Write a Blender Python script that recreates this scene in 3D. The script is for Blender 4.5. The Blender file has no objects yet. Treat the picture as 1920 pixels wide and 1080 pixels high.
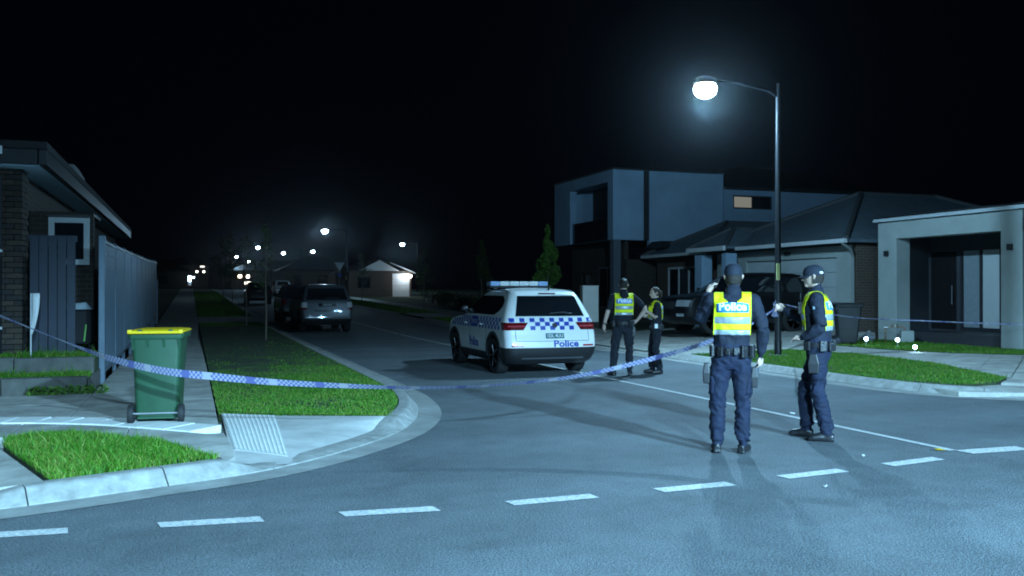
import bpy, bmesh, math, random
import numpy as np
from mathutils import Vector, Matrix
from mathutils.bvhtree import BVHTree

R = math.radians
random.seed(7)
rng = np.random.default_rng(11)
SC = bpy.context.scene
COL = SC.collection

# ------------------------------------------------------------------ camera
cam_d = bpy.data.cameras.new('camera')
cam = bpy.data.objects.new('camera', cam_d)
COL.objects.link(cam)
cam.location = (0, 0, 1.6)
cam.rotation_euler = (R(90 + 0.17), 0, R(-19.5))
cam_d.sensor_width = 36.0
cam_d.lens = 36.0 * 1700 / 1920
cam_d.clip_start = 0.1
cam_d.clip_end = 2000
SC.camera = cam

# ------------------------------------------------------------------ night sky
W = bpy.data.worlds.new('World')
SC.world = W
W.use_nodes = True
bg = W.node_tree.nodes['Background']
bg.inputs['Color'].default_value = (0.30, 0.42, 1.0, 1)
bg.inputs['Strength'].default_value = 0.0016

SC.view_settings.view_transform = 'Standard'
SC.view_settings.look = 'None'
SC.view_settings.exposure = 0.0
SC.view_settings.gamma = 1.0
SC.render.film_transparent = False
cy = SC.cycles
cy.use_denoising = True
cy.max_bounces = 5
cy.diffuse_bounces = 2
cy.glossy_bounces = 3
cy.transmission_bounces = 4
cy.transparent_max_bounces = 6
cy.volume_bounces = 0
cy.sample_clamp_indirect = 3.0
cy.filter_width = 1.9
cy.caustics_reflective = False
cy.caustics_refractive = False

LAMP = (0.355, 0.725, 1.04)       # cool white LED street light

# ------------------------------------------------------------------ helpers
_m = {}
def mat(name, col, rough=0.7, metal=0.0, var=0.0, scale=8.0, bump=0.0, bscale=60.0, spec=0.5,
        coat=0.0, emit=None, estr=0.0, col2=None, dist=0.02):
    """procedural Principled material: base colour, noise-driven wear towards col2, fine bump"""
    if name in _m:
        return _m[name]
    m = bpy.data.materials.new(name)
    m.use_nodes = True
    nt = m.node_tree
    b = nt.nodes['Principled BSDF']
    b.inputs['Base Color'].default_value = (*col, 1)
    b.inputs['Roughness'].default_value = rough
    b.inputs['Metallic'].default_value = metal
    b.inputs['Specular IOR Level'].default_value = spec
    b.inputs['Coat Weight'].default_value = coat
    b.inputs['Coat Roughness'].default_value = 0.05
    if emit:
        b.inputs['Emission Color'].default_value = (*emit, 1)
        b.inputs['Emission Strength'].default_value = estr
    if var > 0 or bump > 0:
        tc = nt.nodes.new('ShaderNodeTexCoord')
    if var > 0:
        n = nt.nodes.new('ShaderNodeTexNoise')
        n.inputs['Scale'].default_value = scale
        n.inputs['Detail'].default_value = 6
        n.inputs['Roughness'].default_value = 0.65
        nt.links.new(tc.outputs['Object'], n.inputs['Vector'])
        rp = nt.nodes.new('ShaderNodeValToRGB')
        c2 = col2 if col2 else tuple(max(0, c * (1 - var)) for c in col)
        c3 = tuple(min(1, c * (1 + var * 0.6)) for c in col)
        rp.color_ramp.elements[0].position = 0.30
        rp.color_ramp.elements[0].color = (*c2, 1)
        rp.color_ramp.elements[1].position = 0.68
        rp.color_ramp.elements[1].color = (*c3, 1)
        nt.links.new(n.outputs['Fac'], rp.inputs['Fac'])
        nt.links.new(rp.outputs['Color'], b.inputs['Base Color'])
    if bump > 0:
        n2 = nt.nodes.new('ShaderNodeTexNoise')
        n2.inputs['Scale'].default_value = bscale
        n2.inputs['Detail'].default_value = 3
        nt.links.new(tc.outputs['Object'], n2.inputs['Vector'])
        bp = nt.nodes.new('ShaderNodeBump')
        bp.inputs['Strength'].default_value = bump
        bp.inputs['Distance'].default_value = dist
        nt.links.new(n2.outputs['Fac'], bp.inputs['Height'])
        nt.links.new(bp.outputs['Normal'], b.inputs['Normal'])
    _m[name] = m
    return m

class MB:
    """collects vertices and faces, builds ONE mesh object"""
    def __init__(s):
        s.v = []; s.f = []
    def add(s, vs, fs):
        o = len(s.v)
        s.v.extend([tuple(p) for p in vs])
        s.f.extend([tuple(i + o for i in f) for f in fs])
        return s
    def box(s, x0, x1, y0, y1, z0, z1):
        return s.add([(x0,y0,z0),(x1,y0,z0),(x1,y1,z0),(x0,y1,z0),(x0,y0,z1),(x1,y0,z1),(x1,y1,z1),(x0,y1,z1)],
                     [(0,3,2,1),(4,5,6,7),(0,1,5,4),(1,2,6,5),(2,3,7,6),(3,0,4,7)])
    def prism(s, poly, z0, z1, top=None):
        """vertical prism over a 2-D polygon; z may be functions of (x, y)"""
        a = sum(poly[i][0]*poly[(i+1) % len(poly)][1] - poly[(i+1) % len(poly)][0]*poly[i][1] for i in range(len(poly)))
        if a < 0: poly = poly[::-1]
        n = len(poly)
        fz = lambda z, p: z(p[0], p[1]) if callable(z) else z
        vs = [(p[0], p[1], fz(z0, p)) for p in poly] + [(p[0], p[1], fz(z1, p)) for p in poly]
        fs = [tuple(range(n-1, -1, -1)), tuple(range(n, 2*n))]
        fs += [(i, (i+1) % n, n + (i+1) % n, n + i) for i in range(n)]
        return s.add(vs, fs)
    def tube(s, pts, rad, n=8, cap=True):
        pts = [Vector(p) for p in pts]
        if not hasattr(rad, '__len__'): rad = [rad]*len(pts)
        rings = []
        up = None
        for i, p in enumerate(pts):
            t = (pts[min(i+1, len(pts)-1)] - pts[max(i-1, 0)])
            t = t.normalized() if t.length > 1e-9 else Vector((0,0,1))
            if up is None:
                up = Vector((0,0,1)) if abs(t.z) < 0.9 else Vector((0,1,0))
            a = (up - t*up.dot(t))
            a = a.normalized() if a.length > 1e-6 else t.orthogonal().normalized()
            b = t.cross(a)
            up = a
            r = rad[i]
            rx, ry = (r if hasattr(r, '__len__') else (r, r))
            rings.append([p + a*(math.cos(k*2*math.pi/n)*rx) + b*(math.sin(k*2*math.pi/n)*ry) for k in range(n)])
        return s.loft(rings, cap)
    def loft(s, rings, cap=True, closed=True):
        n = len(rings[0]); vs = [p for r in rings for p in r]; fs = []
        m = n if closed else n-1
        for i in range(len(rings)-1):
            for k in range(m):
                k2 = (k+1) % n
                fs.append((i*n+k, i*n+k2, (i+1)*n+k2, (i+1)*n+k))
        if cap:
            fs.append(tuple(range(n-1, -1, -1)))
            o = (len(rings)-1)*n
            fs.append(tuple(range(o, o+n)))
        return s.add(vs, fs)
    def lathe(s, prof, n=16, o=(0,0,0), axis='z'):
        rings = []
        for r, z in prof:
            ring = []
            for k in range(n):
                a = k*2*math.pi/n
                c, d = r*math.cos(a), r*math.sin(a)
                ring.append({'z': (o[0]+c, o[1]+d, o[2]+z), 'x': (o[0]+z, o[1]+c, o[2]+d), 'y': (o[0]+d, o[1]+z, o[2]+c)}[axis])
            rings.append(ring)
        return s.loft(rings)
    def ball(s, c, r, n=10, m=7):
        r = r if hasattr(r, '__len__') else (r, r, r)
        rings = []
        for j in range(m+1):
            ph = -math.pi/2 + math.pi*j/m
            cr = max(math.cos(ph), 1e-3)
            rings.append([(c[0]+r[0]*cr*math.cos(k*2*math.pi/n), c[1]+r[1]*cr*math.sin(k*2*math.pi/n), c[2]+r[2]*math.sin(ph)) for k in range(n)])
        return s.loft(rings)
    def grid(s, rows, flip=False):
        n = len(rows[0]); vs = [p for r in rows for p in r]; fs = []
        for i in range(len(rows)-1):
            for k in range(n-1):
                q = (i*n+k, i*n+k+1, (i+1)*n+k+1, (i+1)*n+k)
                fs.append(q[::-1] if flip else q)
        return s.add(vs, fs)
    def mesh(s, name, smooth=None):
        me = bpy.data.meshes.new(name)
        me.from_pydata([tuple(p) for p in s.v], [], s.f)
        me.validate()
        if smooth is not None:
            me.polygons.foreach_set('use_smooth', [True]*len(me.polygons))
            me.set_sharp_from_angle(angle=R(smooth))
        me.update()
        return me
    def build(s, name, m, parent=None, smooth=None, bevel=0.0, seg=2, loc=None, rot=None):
        me = s.mesh(name, smooth)
        me.materials.append(m)
        o = bpy.data.objects.new(name, me)
        COL.objects.link(o)
        if parent is not None: o.parent = parent
        if loc is not None: o.location = loc
        if rot is not None: o.rotation_euler = rot
        if bevel > 0:
            bv = o.modifiers.new('bevel', 'BEVEL')
            bv.width = bevel; bv.segments = seg; bv.limit_method = 'ANGLE'; bv.angle_limit = R(35)
        return o

def tag(o, label=None, cat=None, group=None, kind=None):
    if label: o['label'] = label
    if cat: o['category'] = cat
    if group: o['group'] = group
    if kind: o['kind'] = kind
    return o

def empty(name, loc=(0,0,0), rz=0.0, parent=None):
    o = bpy.data.objects.new(name, None)
    COL.objects.link(o)
    o.location = loc
    o.rotation_euler = (0, 0, rz)
    o.empty_display_size = 0.2
    if parent is not None: o.parent = parent
    return o

def copy_tree(o, parent=None):
    c = o.copy(); COL.objects.link(c); c.parent = parent
    for ch in o.children: copy_tree(ch, c)
    return c

def apply_mods(o):
    dg = bpy.context.evaluated_depsgraph_get()
    dg.update()
    me = bpy.data.meshes.new_from_object(o.evaluated_get(dg))
    o.modifiers.clear()
    o.data = me
    return o

def text_mesh(txt, size, bold=0.0, align='CENTER', depth=0.0):
    """returns verts (x, y) and faces of a flat lettering"""
    cu = bpy.data.curves.new('lettering', 'FONT')
    cu.body = txt; cu.size = size; cu.align_x = align; cu.align_y = 'CENTER'
    cu.offset = bold; cu.resolution_u = 3
    o = bpy.data.objects.new('lettering', cu)
    COL.objects.link(o)
    dg = bpy.context.evaluated_depsgraph_get(); dg.update()
    me = bpy.data.meshes.new_from_object(o.evaluated_get(dg))
    vs = [tuple(v.co) for v in me.vertices]
    fs = [tuple(p.vertices) for p in me.polygons]
    bpy.data.objects.remove(o); bpy.data.curves.remove(cu); bpy.data.meshes.remove(me)
    return vs, fs

def gz(y):
    """the street is level near the junction and climbs gently beyond 36 m"""
    t = min(max(y - 30.0, 0.0), 104.0)
    return 0.018 * t * t / (t + 9.0) if t > 0 else 0.0

def cut(poly_y0, poly_y1, step):
    n = max(1, int(math.ceil((poly_y1 - poly_y0) / step)))
    return [poly_y0 + (poly_y1 - poly_y0) * i / n for i in range(n + 1)]

def inside(poly, x, y):
    """vectorised point-in-polygon"""
    c = np.zeros(x.shape, bool)
    n = len(poly)
    for i in range(n):
        x0, y0 = poly[i]; x1, y1 = poly[(i+1) % n]
        if y0 == y1: continue
        m = ((y0 > y) != (y1 > y)) & (x < (x1-x0)*(y-y0)/(y1-y0) + x0)
        c ^= m
    return c

def spline(pts, n=8):
    """Catmull-Rom through pts"""
    P = [np.array(p, float) for p in pts]
    out = []
    for i in range(len(P)-1):
        p0 = P[max(i-1, 0)]; p1 = P[i]; p2 = P[i+1]; p3 = P[min(i+2, len(P)-1)]
        for k in range(n):
            t = k/n
            out.append(0.5*((2*p1) + (-p0+p2)*t + (2*p0-5*p1+4*p2-p3)*t*t + (-p0+3*p1-3*p2+p3)*t**3))
    out.append(P[-1])
    return np.array(out)

# ------------------------------------------------------------------ materials
def asphalt_mat():
    m = bpy.data.materials.new('asphalt'); m.use_nodes = True
    nt = m.node_tree; b = nt.nodes['Principled BSDF']
    tc = nt.nodes.new('ShaderNodeTexCoord')
    def noise(sc, det, ro=0.6):
        n = nt.nodes.new('ShaderNodeTexNoise'); n.inputs['Scale'].default_value = sc
        n.inputs['Detail'].default_value = det; n.inputs['Roughness'].default_value = ro
        nt.links.new(tc.outputs['Object'], n.inputs['Vector']); return n
    big, mid, fine = noise(0.35, 5), noise(3.0, 4), noise(58, 4, 0.85)
    vor = nt.nodes.new('ShaderNodeTexVoronoi'); vor.inputs['Scale'].default_value = 95
    nt.links.new(tc.outputs['Object'], vor.inputs['Vector'])
    def ramp(src, p0, c0, p1, c1):
        r = nt.nodes.new('ShaderNodeValToRGB')
        r.color_ramp.elements[0].position = p0; r.color_ramp.elements[0].color = (c0, c0, c0, 1)
        r.color_ramp.elements[1].position = p1; r.color_ramp.elements[1].color = (c1, c1, c1, 1)
        nt.links.new(src, r.inputs['Fac']); return r.outputs['Color']
    def mul(a, c):
        x = nt.nodes.new('ShaderNodeMix'); x.data_type = 'RGBA'; x.blend_type = 'MULTIPLY'
        x.inputs['Factor'].default_value = 1.0
        nt.links.new(a, x.inputs['A']); nt.links.new(c, x.inputs['B']); return x.outputs['Result']
    base = nt.nodes.new('ShaderNodeRGB'); base.outputs[0].default_value = (0.112, 0.129, 0.139, 1)
    c = mul(base.outputs[0], ramp(big.outputs['Fac'], 0.3, 0.78, 0.72, 1.15))
    c = mul(c, ramp(mid.outputs['Fac'], 0.3, 0.86, 0.7, 1.1))
    c = mul(c, ramp(fine.outputs['Fac'], 0.32, 0.22, 0.70, 2.0))
    st = noise(0.9, 6, 0.7); c = mul(c, ramp(st.outputs['Fac'], 0.33, 0.80, 0.46, 1.0))
    chip = nt.nodes.new('ShaderNodeTexVoronoi'); chip.inputs['Scale'].default_value = 38; nt.links.new(tc.outputs['Object'], chip.inputs['Vector'])
    c = mul(c, ramp(chip.outputs['Distance'], 0.06, 2.1, 0.13, 1.0))
    wv = nt.nodes.new('ShaderNodeTexWave'); wv.bands_direction = 'Y'; wv.inputs['Scale'].default_value = 0.16; wv.inputs['Distortion'].default_value = 2.5; wv.inputs['Detail'].default_value = 3
    nt.links.new(tc.outputs['Object'], wv.inputs['Vector']); c = mul(c, ramp(wv.outputs['Fac'], 0.1, 0.92, 0.9, 1.05))
    nt.links.new(c, b.inputs['Base Color'])
    b.inputs['Roughness'].default_value = 0.72
    b.inputs['Specular IOR Level'].default_value = 0.35
    bp = nt.nodes.new('ShaderNodeBump'); bp.inputs['Strength'].default_value = 0.7; bp.inputs['Distance'].default_value = 0.006
    nt.links.new(vor.outputs['Distance'], bp.inputs['Height']); nt.links.new(bp.outputs['Normal'], b.inputs['Normal'])
    return m

M_ASPH = asphalt_mat()
M_CONC = mat('concrete', (0.40, 0.395, 0.36), 0.85, var=0.25, scale=2.4, col2=(0.21, 0.205, 0.185), bump=0.25, bscale=120, dist=0.004)
M_KERB = mat('kerb_concrete', (0.29, 0.295, 0.28), 0.85, var=0.3, scale=7.0, col2=(0.185, 0.185, 0.17), bump=0.3, bscale=90, dist=0.004)
M_GUTT = mat('gutter_concrete', (0.27, 0.275, 0.262), 0.85, var=0.35, scale=2.2, bump=0.3, bscale=90, dist=0.004)
M_TILE = mat('pale_tile', (0.74, 0.75, 0.72), 0.7, var=0.12, scale=6, bump=0.15)
M_LINE = mat('road_paint', (0.60, 0.60, 0.58), 0.6, var=0.35, scale=34, bump=0.3, bscale=120, dist=0.003, col2=(0.24, 0.26, 0.27))
M_SOIL = mat('turf_soil', (0.030, 0.045, 0.014), 0.95, var=0.5, scale=5, bump=0.8, bscale=40)
M_MULCH = mat('mulch', (0.045, 0.030, 0.020), 0.95, var=0.6, scale=14, bump=1.0, bscale=35)
M_DIRT = mat('earth', (0.035, 0.035, 0.025), 0.95, var=0.5, scale=2)
M_BLACKPL = mat('black_plastic', (0.018, 0.018, 0.020), 0.5, var=0.2, scale=20)
M_RUBBER = mat('rubber', (0.014, 0.014, 0.015), 0.75, bump=0.3, bscale=80, dist=0.003)
M_STEEL = mat('galvanised_steel', (0.46, 0.47, 0.48), 0.38, metal=0.9, var=0.2, scale=14)
M_DKSTEEL = mat('dark_painted_steel', (0.035, 0.037, 0.042), 0.35, metal=0.3, var=0.2, scale=9)
M_WHITE = mat('white_paint', (0.74, 0.75, 0.74), 0.5, var=0.08, scale=4)
M_BARK = mat('bark', (0.13, 0.105, 0.08), 0.9, var=0.4, scale=16, bump=0.8, bscale=30)
M_LETTER_W = mat('white_lettering', (0.80, 0.80, 0.80), 0.5, var=0.05, scale=10)
# ================================================================== SETTING
def strip_mesh(name, xs, ys, zoff, m, parent=None):
    """sheet over x stations and y stations following the terrain"""
    b = MB(); b.grid([[(x, y, gz(y) + zoff) for x in xs] for y in ys])
    return b.build(name, m, parent)

ground = strip_mesh('ground', [-400, -60, 0, 60, 400], [-120, -20, 10] + list(range(20, 160, 6)) + [300, 700], -0.08, M_DIRT)
tag(ground, 'dark bare earth under and beyond the streets', 'ground', kind='structure')

b = MB()
b.grid([[(x, y, 0) for x in (-60, -20, 0, 20, 60)] for y in (-10, 0, 6.5)])
b.grid([[(x, y, 0) for x in (-60, -6, 3, 10.6, 22, 60)] for y in (6.5, 9.2)])
b.grid([[(x, y, 0) for x in (-3, 3, 10.6, 16)] for y in (9.2, 15)])
ys = cut(15, 300, 5)
b.grid([[(x, y, gz(y)) for x in (3, 6.8, 10.6)] for y in ys])
road = b.build('road', M_ASPH)
tag(road, 'grey asphalt roadway at the junction running up the street', 'road', kind='structure')

# far verge of the cross road behind the camera
b = MB(); b.box(-60, 60, -30, -9.4, -0.05, 0.13)
tag(b.build('far_verge', M_SOIL), 'turf verge across the road', 'verge', kind='structure')

# ---------------------------------------------------------------- kerbs
def offset_line(P, s):
    T = np.gradient(P, axis=0); T /= np.linalg.norm(T, axis=1)[:, None]
    N = np.stack([-T[:, 1], T[:, 0]], 1)
    return P + N * s

def dense(P, step):
    d = np.r_[0, np.cumsum(np.linalg.norm(np.diff(P, axis=0), axis=1))]
    q = np.arange(0, d[-1], step)
    return np.stack([np.interp(q, d, P[:, 0]), np.interp(q, d, P[:, 1])], 1)

def kerb(name, P, drop, label, far=45.0):
    """P: lip line, turf on its left. Gutter pan is the structure's own mesh, each kerb stone a child"""
    near = P[(P[:, 1] < far) & (P[:, 0] > -14) & (P[:, 0] < 30)]
    b = MB()
    O = {s: offset_line(P, s) for s in (0.0, 0.29, 0.31)}
    keep = [i for i in range(0, len(P), 1)]
    b.grid([[(O[s][i, 0], O[s][i, 1], gz(P[i, 1]) + z) for s, z in ((0.0, 0.006), (0.29, 0.012), (0.31, -0.03))] for i in keep])
    g = b.build(name, M_GUTT)
    tag(g, label, 'kerb', kind='structure')
    prof = [(0.295, -0.03), (0.295, 0.022), (0.31, 0.034), (0.395, 0.118), (0.42, 0.134), (0.45, 0.138), (0.555, 0.134), (0.565, -0.03)]
    seg = 0; i = 0
    L = np.r_[0, np.cumsum(np.linalg.norm(np.diff(P, axis=0), axis=1))]
    while i < len(P) - 1:
        ln = 0.9 if P[i, 1] < 16 else (1.83 if P[i, 1] < far else 12.0)
        j = i
        while j < len(P) - 1 and L[j] - L[i] < ln: j += 1
        if j - i < 1: break
        idx = list(range(i, j + 1))
        rows = []
        for q, k in enumerate(idx):
            # open the joint by pulling in the ends
            f = 0.0
            base = P[k].copy()
            if q == 0: base = P[k] + (P[idx[1]] - P[k]) / max(np.linalg.norm(P[idx[1]] - P[k]), 1e-6) * 0.006
            if q == len(idx) - 1: base = P[k] - (P[k] - P[idx[-2]]) / max(np.linalg.norm(P[k] - P[idx[-2]]), 1e-6) * 0.006
            t = P[min(k+1, len(P)-1)] - P[max(k-1, 0)]; t = t / np.linalg.norm(t)
            nrm = np.array([-t[1], t[0]])
            dr = drop(P[k])
            rows.append([(base[0] + nrm[0]*s, base[1] + nrm[1]*s, gz(P[k, 1]) + (z if z < 0.03 else 0.022 + (z - 0.022) * dr)) for s, z in prof])
        mb = MB(); mb.loft([r[::-1] for r in rows], True)
        mb.build('kerb_stone', M_KERB, g, smooth=50)
        i = j
    return g

LK = spline([(-40, 6.85), (-14, 6.85), (-8, 6.85), (-4, 6.85), (-2.4, 6.93), (-1.26, 7.16), (-0.23, 7.55), (0.78, 8.02), (1.69, 8.86),
             (2.52, 10.0), (3.08, 11.45), (3.36, 13.2), (3.40, 15), (3.40, 20), (3.4, 30), (3.4, 60), (3.4, 130), (3.4, 260)], 40)
LK = dense(LK, 0.15)
def smooth01(t): t = min(max(t, 0), 1); return t*t*(3-2*t)
def ldrop(p):
    f = 1.0
    if p[1] < 13:
        f = min(f, 0.12 + 0.88*(1 - smooth01((p[0] - 0.45)/0.35) + smooth01((p[0] - 2.35)/0.35)))
        f = min(f, 0.2 + 0.8*smooth01((p[0] + 1.6)/0.7)) if p[0] < 0 else f
    if 40 < p[1] < 47: f = min(f, 0.25)
    return f
left_kerb = kerb('kerb_left', LK, ldrop, 'pale concrete kerb and gutter curving round the left corner')

RK = spline([(10.3, 260), (10.3, 130), (10.3, 60), (10.3, 30), (10.3, 20), (10.3, 14.5), (10.27, 12.8), (10.45, 11.2), (11.3, 9.95), (12.8, 9.3),
             (15, 9.0), (20, 8.9), (34, 8.9), (60, 8.9)], 40)
RK = dense(RK, 0.15)
def rdrop(p):
    f = 1.0
    if 18.6 < p[1] < 28: f = 0.2 + 0.8*max(smooth01((19.4-p[1])/0.8), smooth01((p[1]-27.2)/0.8))
    if p[1] < 11 and p[0] < 14.5: f = min(f, 0.25 + 0.75*max(1-smooth01((p[0]-10.9)/0.5), smooth01((p[0]-13.9)/0.6)))
    if 43 < p[1] < 49: f = 0.3
    return f
right_kerb = kerb('kerb_right', RK, rdrop, 'concrete kerb and gutter round the right hand corner')

LB = offset_line(LK, 0.57)      # back of the left kerb
RB = offset_line(RK, 0.57)
def lb_between(f):
    return [tuple(p) for p in LB[::3] if f(p)]

# ---------------------------------------------------------------- left corner: footpath slabs, edging, ramp
fp = MB()
fp.prism([(-14, 14.3), (-14, 7.5)] + lb_between(lambda p: -14 < p[0] < 2.95 and p[1] < 16) + [(2.8, 17), (-1.36, 17), (-1.36, 14.3)], -0.05, 0.025)
footpath = fp.build('footpath', M_CONC)
tag(footpath, 'concrete footpath running past the fence to the junction corner', 'footpath', kind='structure')

EC = spline([(-8, 11.95), (-6, 11.95), (-3, 11.78), (-2.05, 11.56), (-1.6, 11.45), (-0.9, 11.10), (-0.33, 10.62), (0.33, 10.02)], 20)
EU, EL = offset_line(EC, 0.245), offset_line(EC, -0.245)
def xclip(P, a, b):
    xs = [a] + [p[0] for p in P if a + 0.03 < p[0] < b - 0.03] + [b]
    o = np.argsort(P[:, 0])
    return [(x, float(np.interp(x, P[o, 0], P[o, 1]))) for x in xs]
def slab(poly, z1=0.13, z0=0.02, m=M_CONC, name='slab', parent=footpath):
    c = np.mean(np.array(poly), 0)
    q = []
    for p in poly:                                   # leave an open joint of about 8 mm
        v = np.array(p) - c; l = np.linalg.norm(v)
        q.append(tuple(c + v * (1 - 0.006 / max(l, 0.1))))
    mb = MB(); mb.prism(q, z0, z1)
    return mb.build(name, m, parent, bevel=0.006, seg=1)

for x0, x1 in ((-5.9, -4.4), (-4.4, -2.9), (-2.9, -1.33), (-1.33, 0.29)):
    slab(xclip(EU, x0, x1) + [(x1, 13.05), (x0, 13.05)])
    slab([(x0, 13.05), (x1, 13.05), (x1, 14.28), (x0, 14.28)])
# lower path between edging and grass patch
slab(xclip(EL, -3.4, -1.75) + [(-1.75, 10.26), (-3.4, 10.3)])
slab(xclip(EL, -1.75, -0.62) + [(-0.62, 9.93), (-1.2, 10.44), (-1.75, 10.26)])
slab(xclip(EL, -0.62, 0.33) + [(0.375, 9.15), (0.385, 8.74), (0.28, 8.47), (-0.02, 9.05), (-0.29, 9.55), (-0.62, 9.93)], z1=lambda x, y: 0.13 - 0.075*smooth01((9.35-y)/0.8))
slab(xclip(EL, -5.9, -3.4) + [(-3.4, 10.3), (-5.9, 10.3)])
# driveway at the lower left
dk = [p for p in lb_between(lambda p: -5.9 < p[0] < -1.12 and p[1] < 9)]
slab([(-5.9, 10.28), (-1.79, 10.23), (-1.73, 9.75), (-1.05, 7.80)] + dk[::-1], z1=lambda x, y: 0.126 - 0.075*smooth01((-1.15-x)/1.3)*smooth01((8.7-y)/1.2))
# running footpath beside the fence
for i in range(18):
    y0 = 14.28 + i*1.6
    slab([(-1.33, y0), (0.29, y0), (0.29, y0+1.6), (-1.33, y0+1.6)],
         z1=lambda x, y: 0.13 + gz(y), z0=lambda x, y: 0.02 + gz(y))
far = strip_mesh('far_pavement', [-1.33, 0.29], cut(43.08, 220, 6), 0.13, M_CONC, footpath)
tag(far, 'footpath fading up the dark street', kind='stuff')

# pale edging blocks on the curve
edge = empty('edging_strip', (0, 0, 0)); tag(edge, 'curved row of pale edging blocks set in the footpath beside the bin', 'edging')
ED = dense(EC, 0.02)
d = 0; i = 0
while i + 18 < len(ED):
    a, c = ED[i], ED[i+18]; t = (c - a)/np.linalg.norm(c - a); nn = np.array([-t[1], t[0]])
    a2, c2 = a + t*0.006, c - t*0.006
    mb = MB(); w = 0.235
    mb.prism([tuple(a2 - nn*w), tuple(c2 - nn*w), tuple(c2 + nn*w), tuple(a2 + nn*w)], 0.03, 0.142 + random.uniform(-0.002, 0.003))
    mb.build('edging_block', M_TILE, edge, bevel=0.008, seg=2)
    i += 18

# pram ramp
rk = lb_between(lambda p: 0.86 < p[0] < 2.36 and p[1] < 10.9)
rz = lambda x, y: 0.128 - 0.098*smooth01(1 - (y - (8.3 + (x-0.8)*0.95))/1.9) if True else 0
def rampz(f): return 0.128 if f < 1e-6 else (0.128 - 0.02*f/0.4 if f < 0.4 else 0.108 - 0.076*(f-0.4)/0.6)
ramp = MB()
cols = 24
back = [(0.345 + (2.30-0.345)*k/cols, 11.345 - 0.86*(k/cols)**0.9) for k in range(cols+1)]
rkx = dense(np.array([(0.36, 8.62), (0.60, 8.48), (0.83, 8.40)] + rk), 0.05)
qi = np.linspace(0, len(rkx)-1, cols+1)
front = [(float(np.interp(q, range(len(rkx)), rkx[:, 0])), float(np.interp(q, range(len(rkx)), rkx[:, 1]))) for q in qi]
rows = []
for r in range(13):
    f = r/12
    zz = rampz(f)
    rows.append([(back[k][0]*(1-f)+front[k][0]*f, back[k][1]*(1-f)+front[k][1]*f, max(zz, 0.032) if k < cols-2 else max(zz, 0.06)) for k in range(cols+1)])
ramp.grid(rows, flip=True)
ramp.build('pram_ramp', mat('ramp_concrete', (0.46, 0.46, 0.44), 0.85, var=0.25, scale=2.2, bump=0.25, bscale=110, dist=0.004), footpath, smooth=30)

# tactile paving
A0, A1, A2, A3 = (np.array(p) for p in ((0.345, 11.34), (0.925, 10.96), (0.858, 8.72), (0.40, 9.17)))
tp = MB()
tz = lambda x, y: rampz(min(max((11.36 - 0.68*(x-0.345) - y)/(2.62 - 0.2*(x-0.345)), 0), 1)) + 0.002
rows = []
for r in range(13):
    f = r/12
    rows.append([tuple((A0*(1-f)+A3*f)*(1-g)+(A1*(1-f)+A2*f)*g) for g in np.linspace(0, 1, 6)])
top = [[(x, y, tz(x, y)+0.008) for x, y in r] for r in rows]
tp.grid(top, flip=True)
for ring in ([r[0] for r in rows], [r[-1] for r in rows], rows[0], rows[-1]):
    tp.grid([[(x, y, tz(x, y)-0.06) for x, y in ring], [(x, y, tz(x, y)+0.008) for x, y in ring]])
tact = tp.build('tactile_paving', mat('tactile_white', (0.58, 0.60, 0.58), 0.7, var=0.15, scale=9))
tag(tact, 'white ribbed tactile paving panel set across the corner ramp', 'tactile paving')
for k in range(12):
    g = (k+0.5)/12
    mb = MB(); rr = []
    for f in np.linspace(0.01, 0.99, 26):
        p = (A0*(1-f)+A3*f)*(1-g)+(A1*(1-f)+A2*f)*g
        z = tz(p[0], p[1]) + 0.008
        w = 0.013*(1-f*0.2)
        rr.append([(p[0]-w, p[1], z), (p[0]-w*0.6, p[1], z+0.005), (p[0]+w*0.6, p[1], z+0.005), (p[0]+w, p[1], z)])
    mb.loft(rr, True, closed=False) if False else mb.grid([[q for q in r] for r in rr], flip=True)
    mb.build('rib', M_TILE, tact, smooth=60)

# ---------------------------------------------------------------- turf
PATCH = [(-1.72, 10.20), (-1.20, 10.40), (-0.29, 9.50), (0.26, 8.44)] + [tuple(p) for p in LB[::3] if -1.02 < p[0] < 0.25 and p[1] < 9][::-1] + [(-1.02, 7.82), (-1.68, 9.75)]
VERGE = [(0.31, 11.36), (0.945, 10.97), (2.28, 10.50)] + [tuple(p) for p in LB[::3] if p[1] > 10.62 and p[1] < 40 and p[0] > 2] + [(2.83, 40), (0.31, 40)]
RSTRIP = [(10.88, 18.4), (12.7, 18.9), (14.2, 19.2), (14.75, 17.45), (14.35, 14.6), (13.1, 11.75), (12.2, 11.15), (11.35, 11.05)] + \
         [(10.92, 11.9), (10.86, 13), (10.87, 15)]
LAWN = [(16.45, 21.6), (16.35, 18.3), (17.0, 16.7), (18.0, 15.7), (23, 14.9), (30, 14.9), (30, 16.4), (19.9, 16.4), (19.45, 17.2), (19.45, 22.0)]
def turf(name, poly, z, label, sub=False):
    mb = MB()
    mb.prism(poly, lambda x, y: gz(y) - 0.02, lambda x, y: gz(y) + z)
    o = mb.build(name, M_SOIL)
    return tag(o, label, 'turf', kind='structure')
turf('turf_patch', PATCH, 0.118, 'soil under the small corner grass patch')
turf('verge_left', VERGE, 0.120, 'soil under the left verge grass')
strip_mesh('verge_left_far', [0.31, 2.83], cut(40, 240, 6), 0.122, M_SOIL).__setitem__('kind', 'structure')
turf('verge_right', RSTRIP, 0.120, 'soil under the right verge grass')
turf('front_lawn', LAWN, 0.125, 'soil under the front lawn of the rendered house')
strip_mesh('verge_right_far', [10.87, 13.2], cut(28.2, 240, 6), 0.122, M_SOIL).__setitem__('kind', 'structure')
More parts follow.
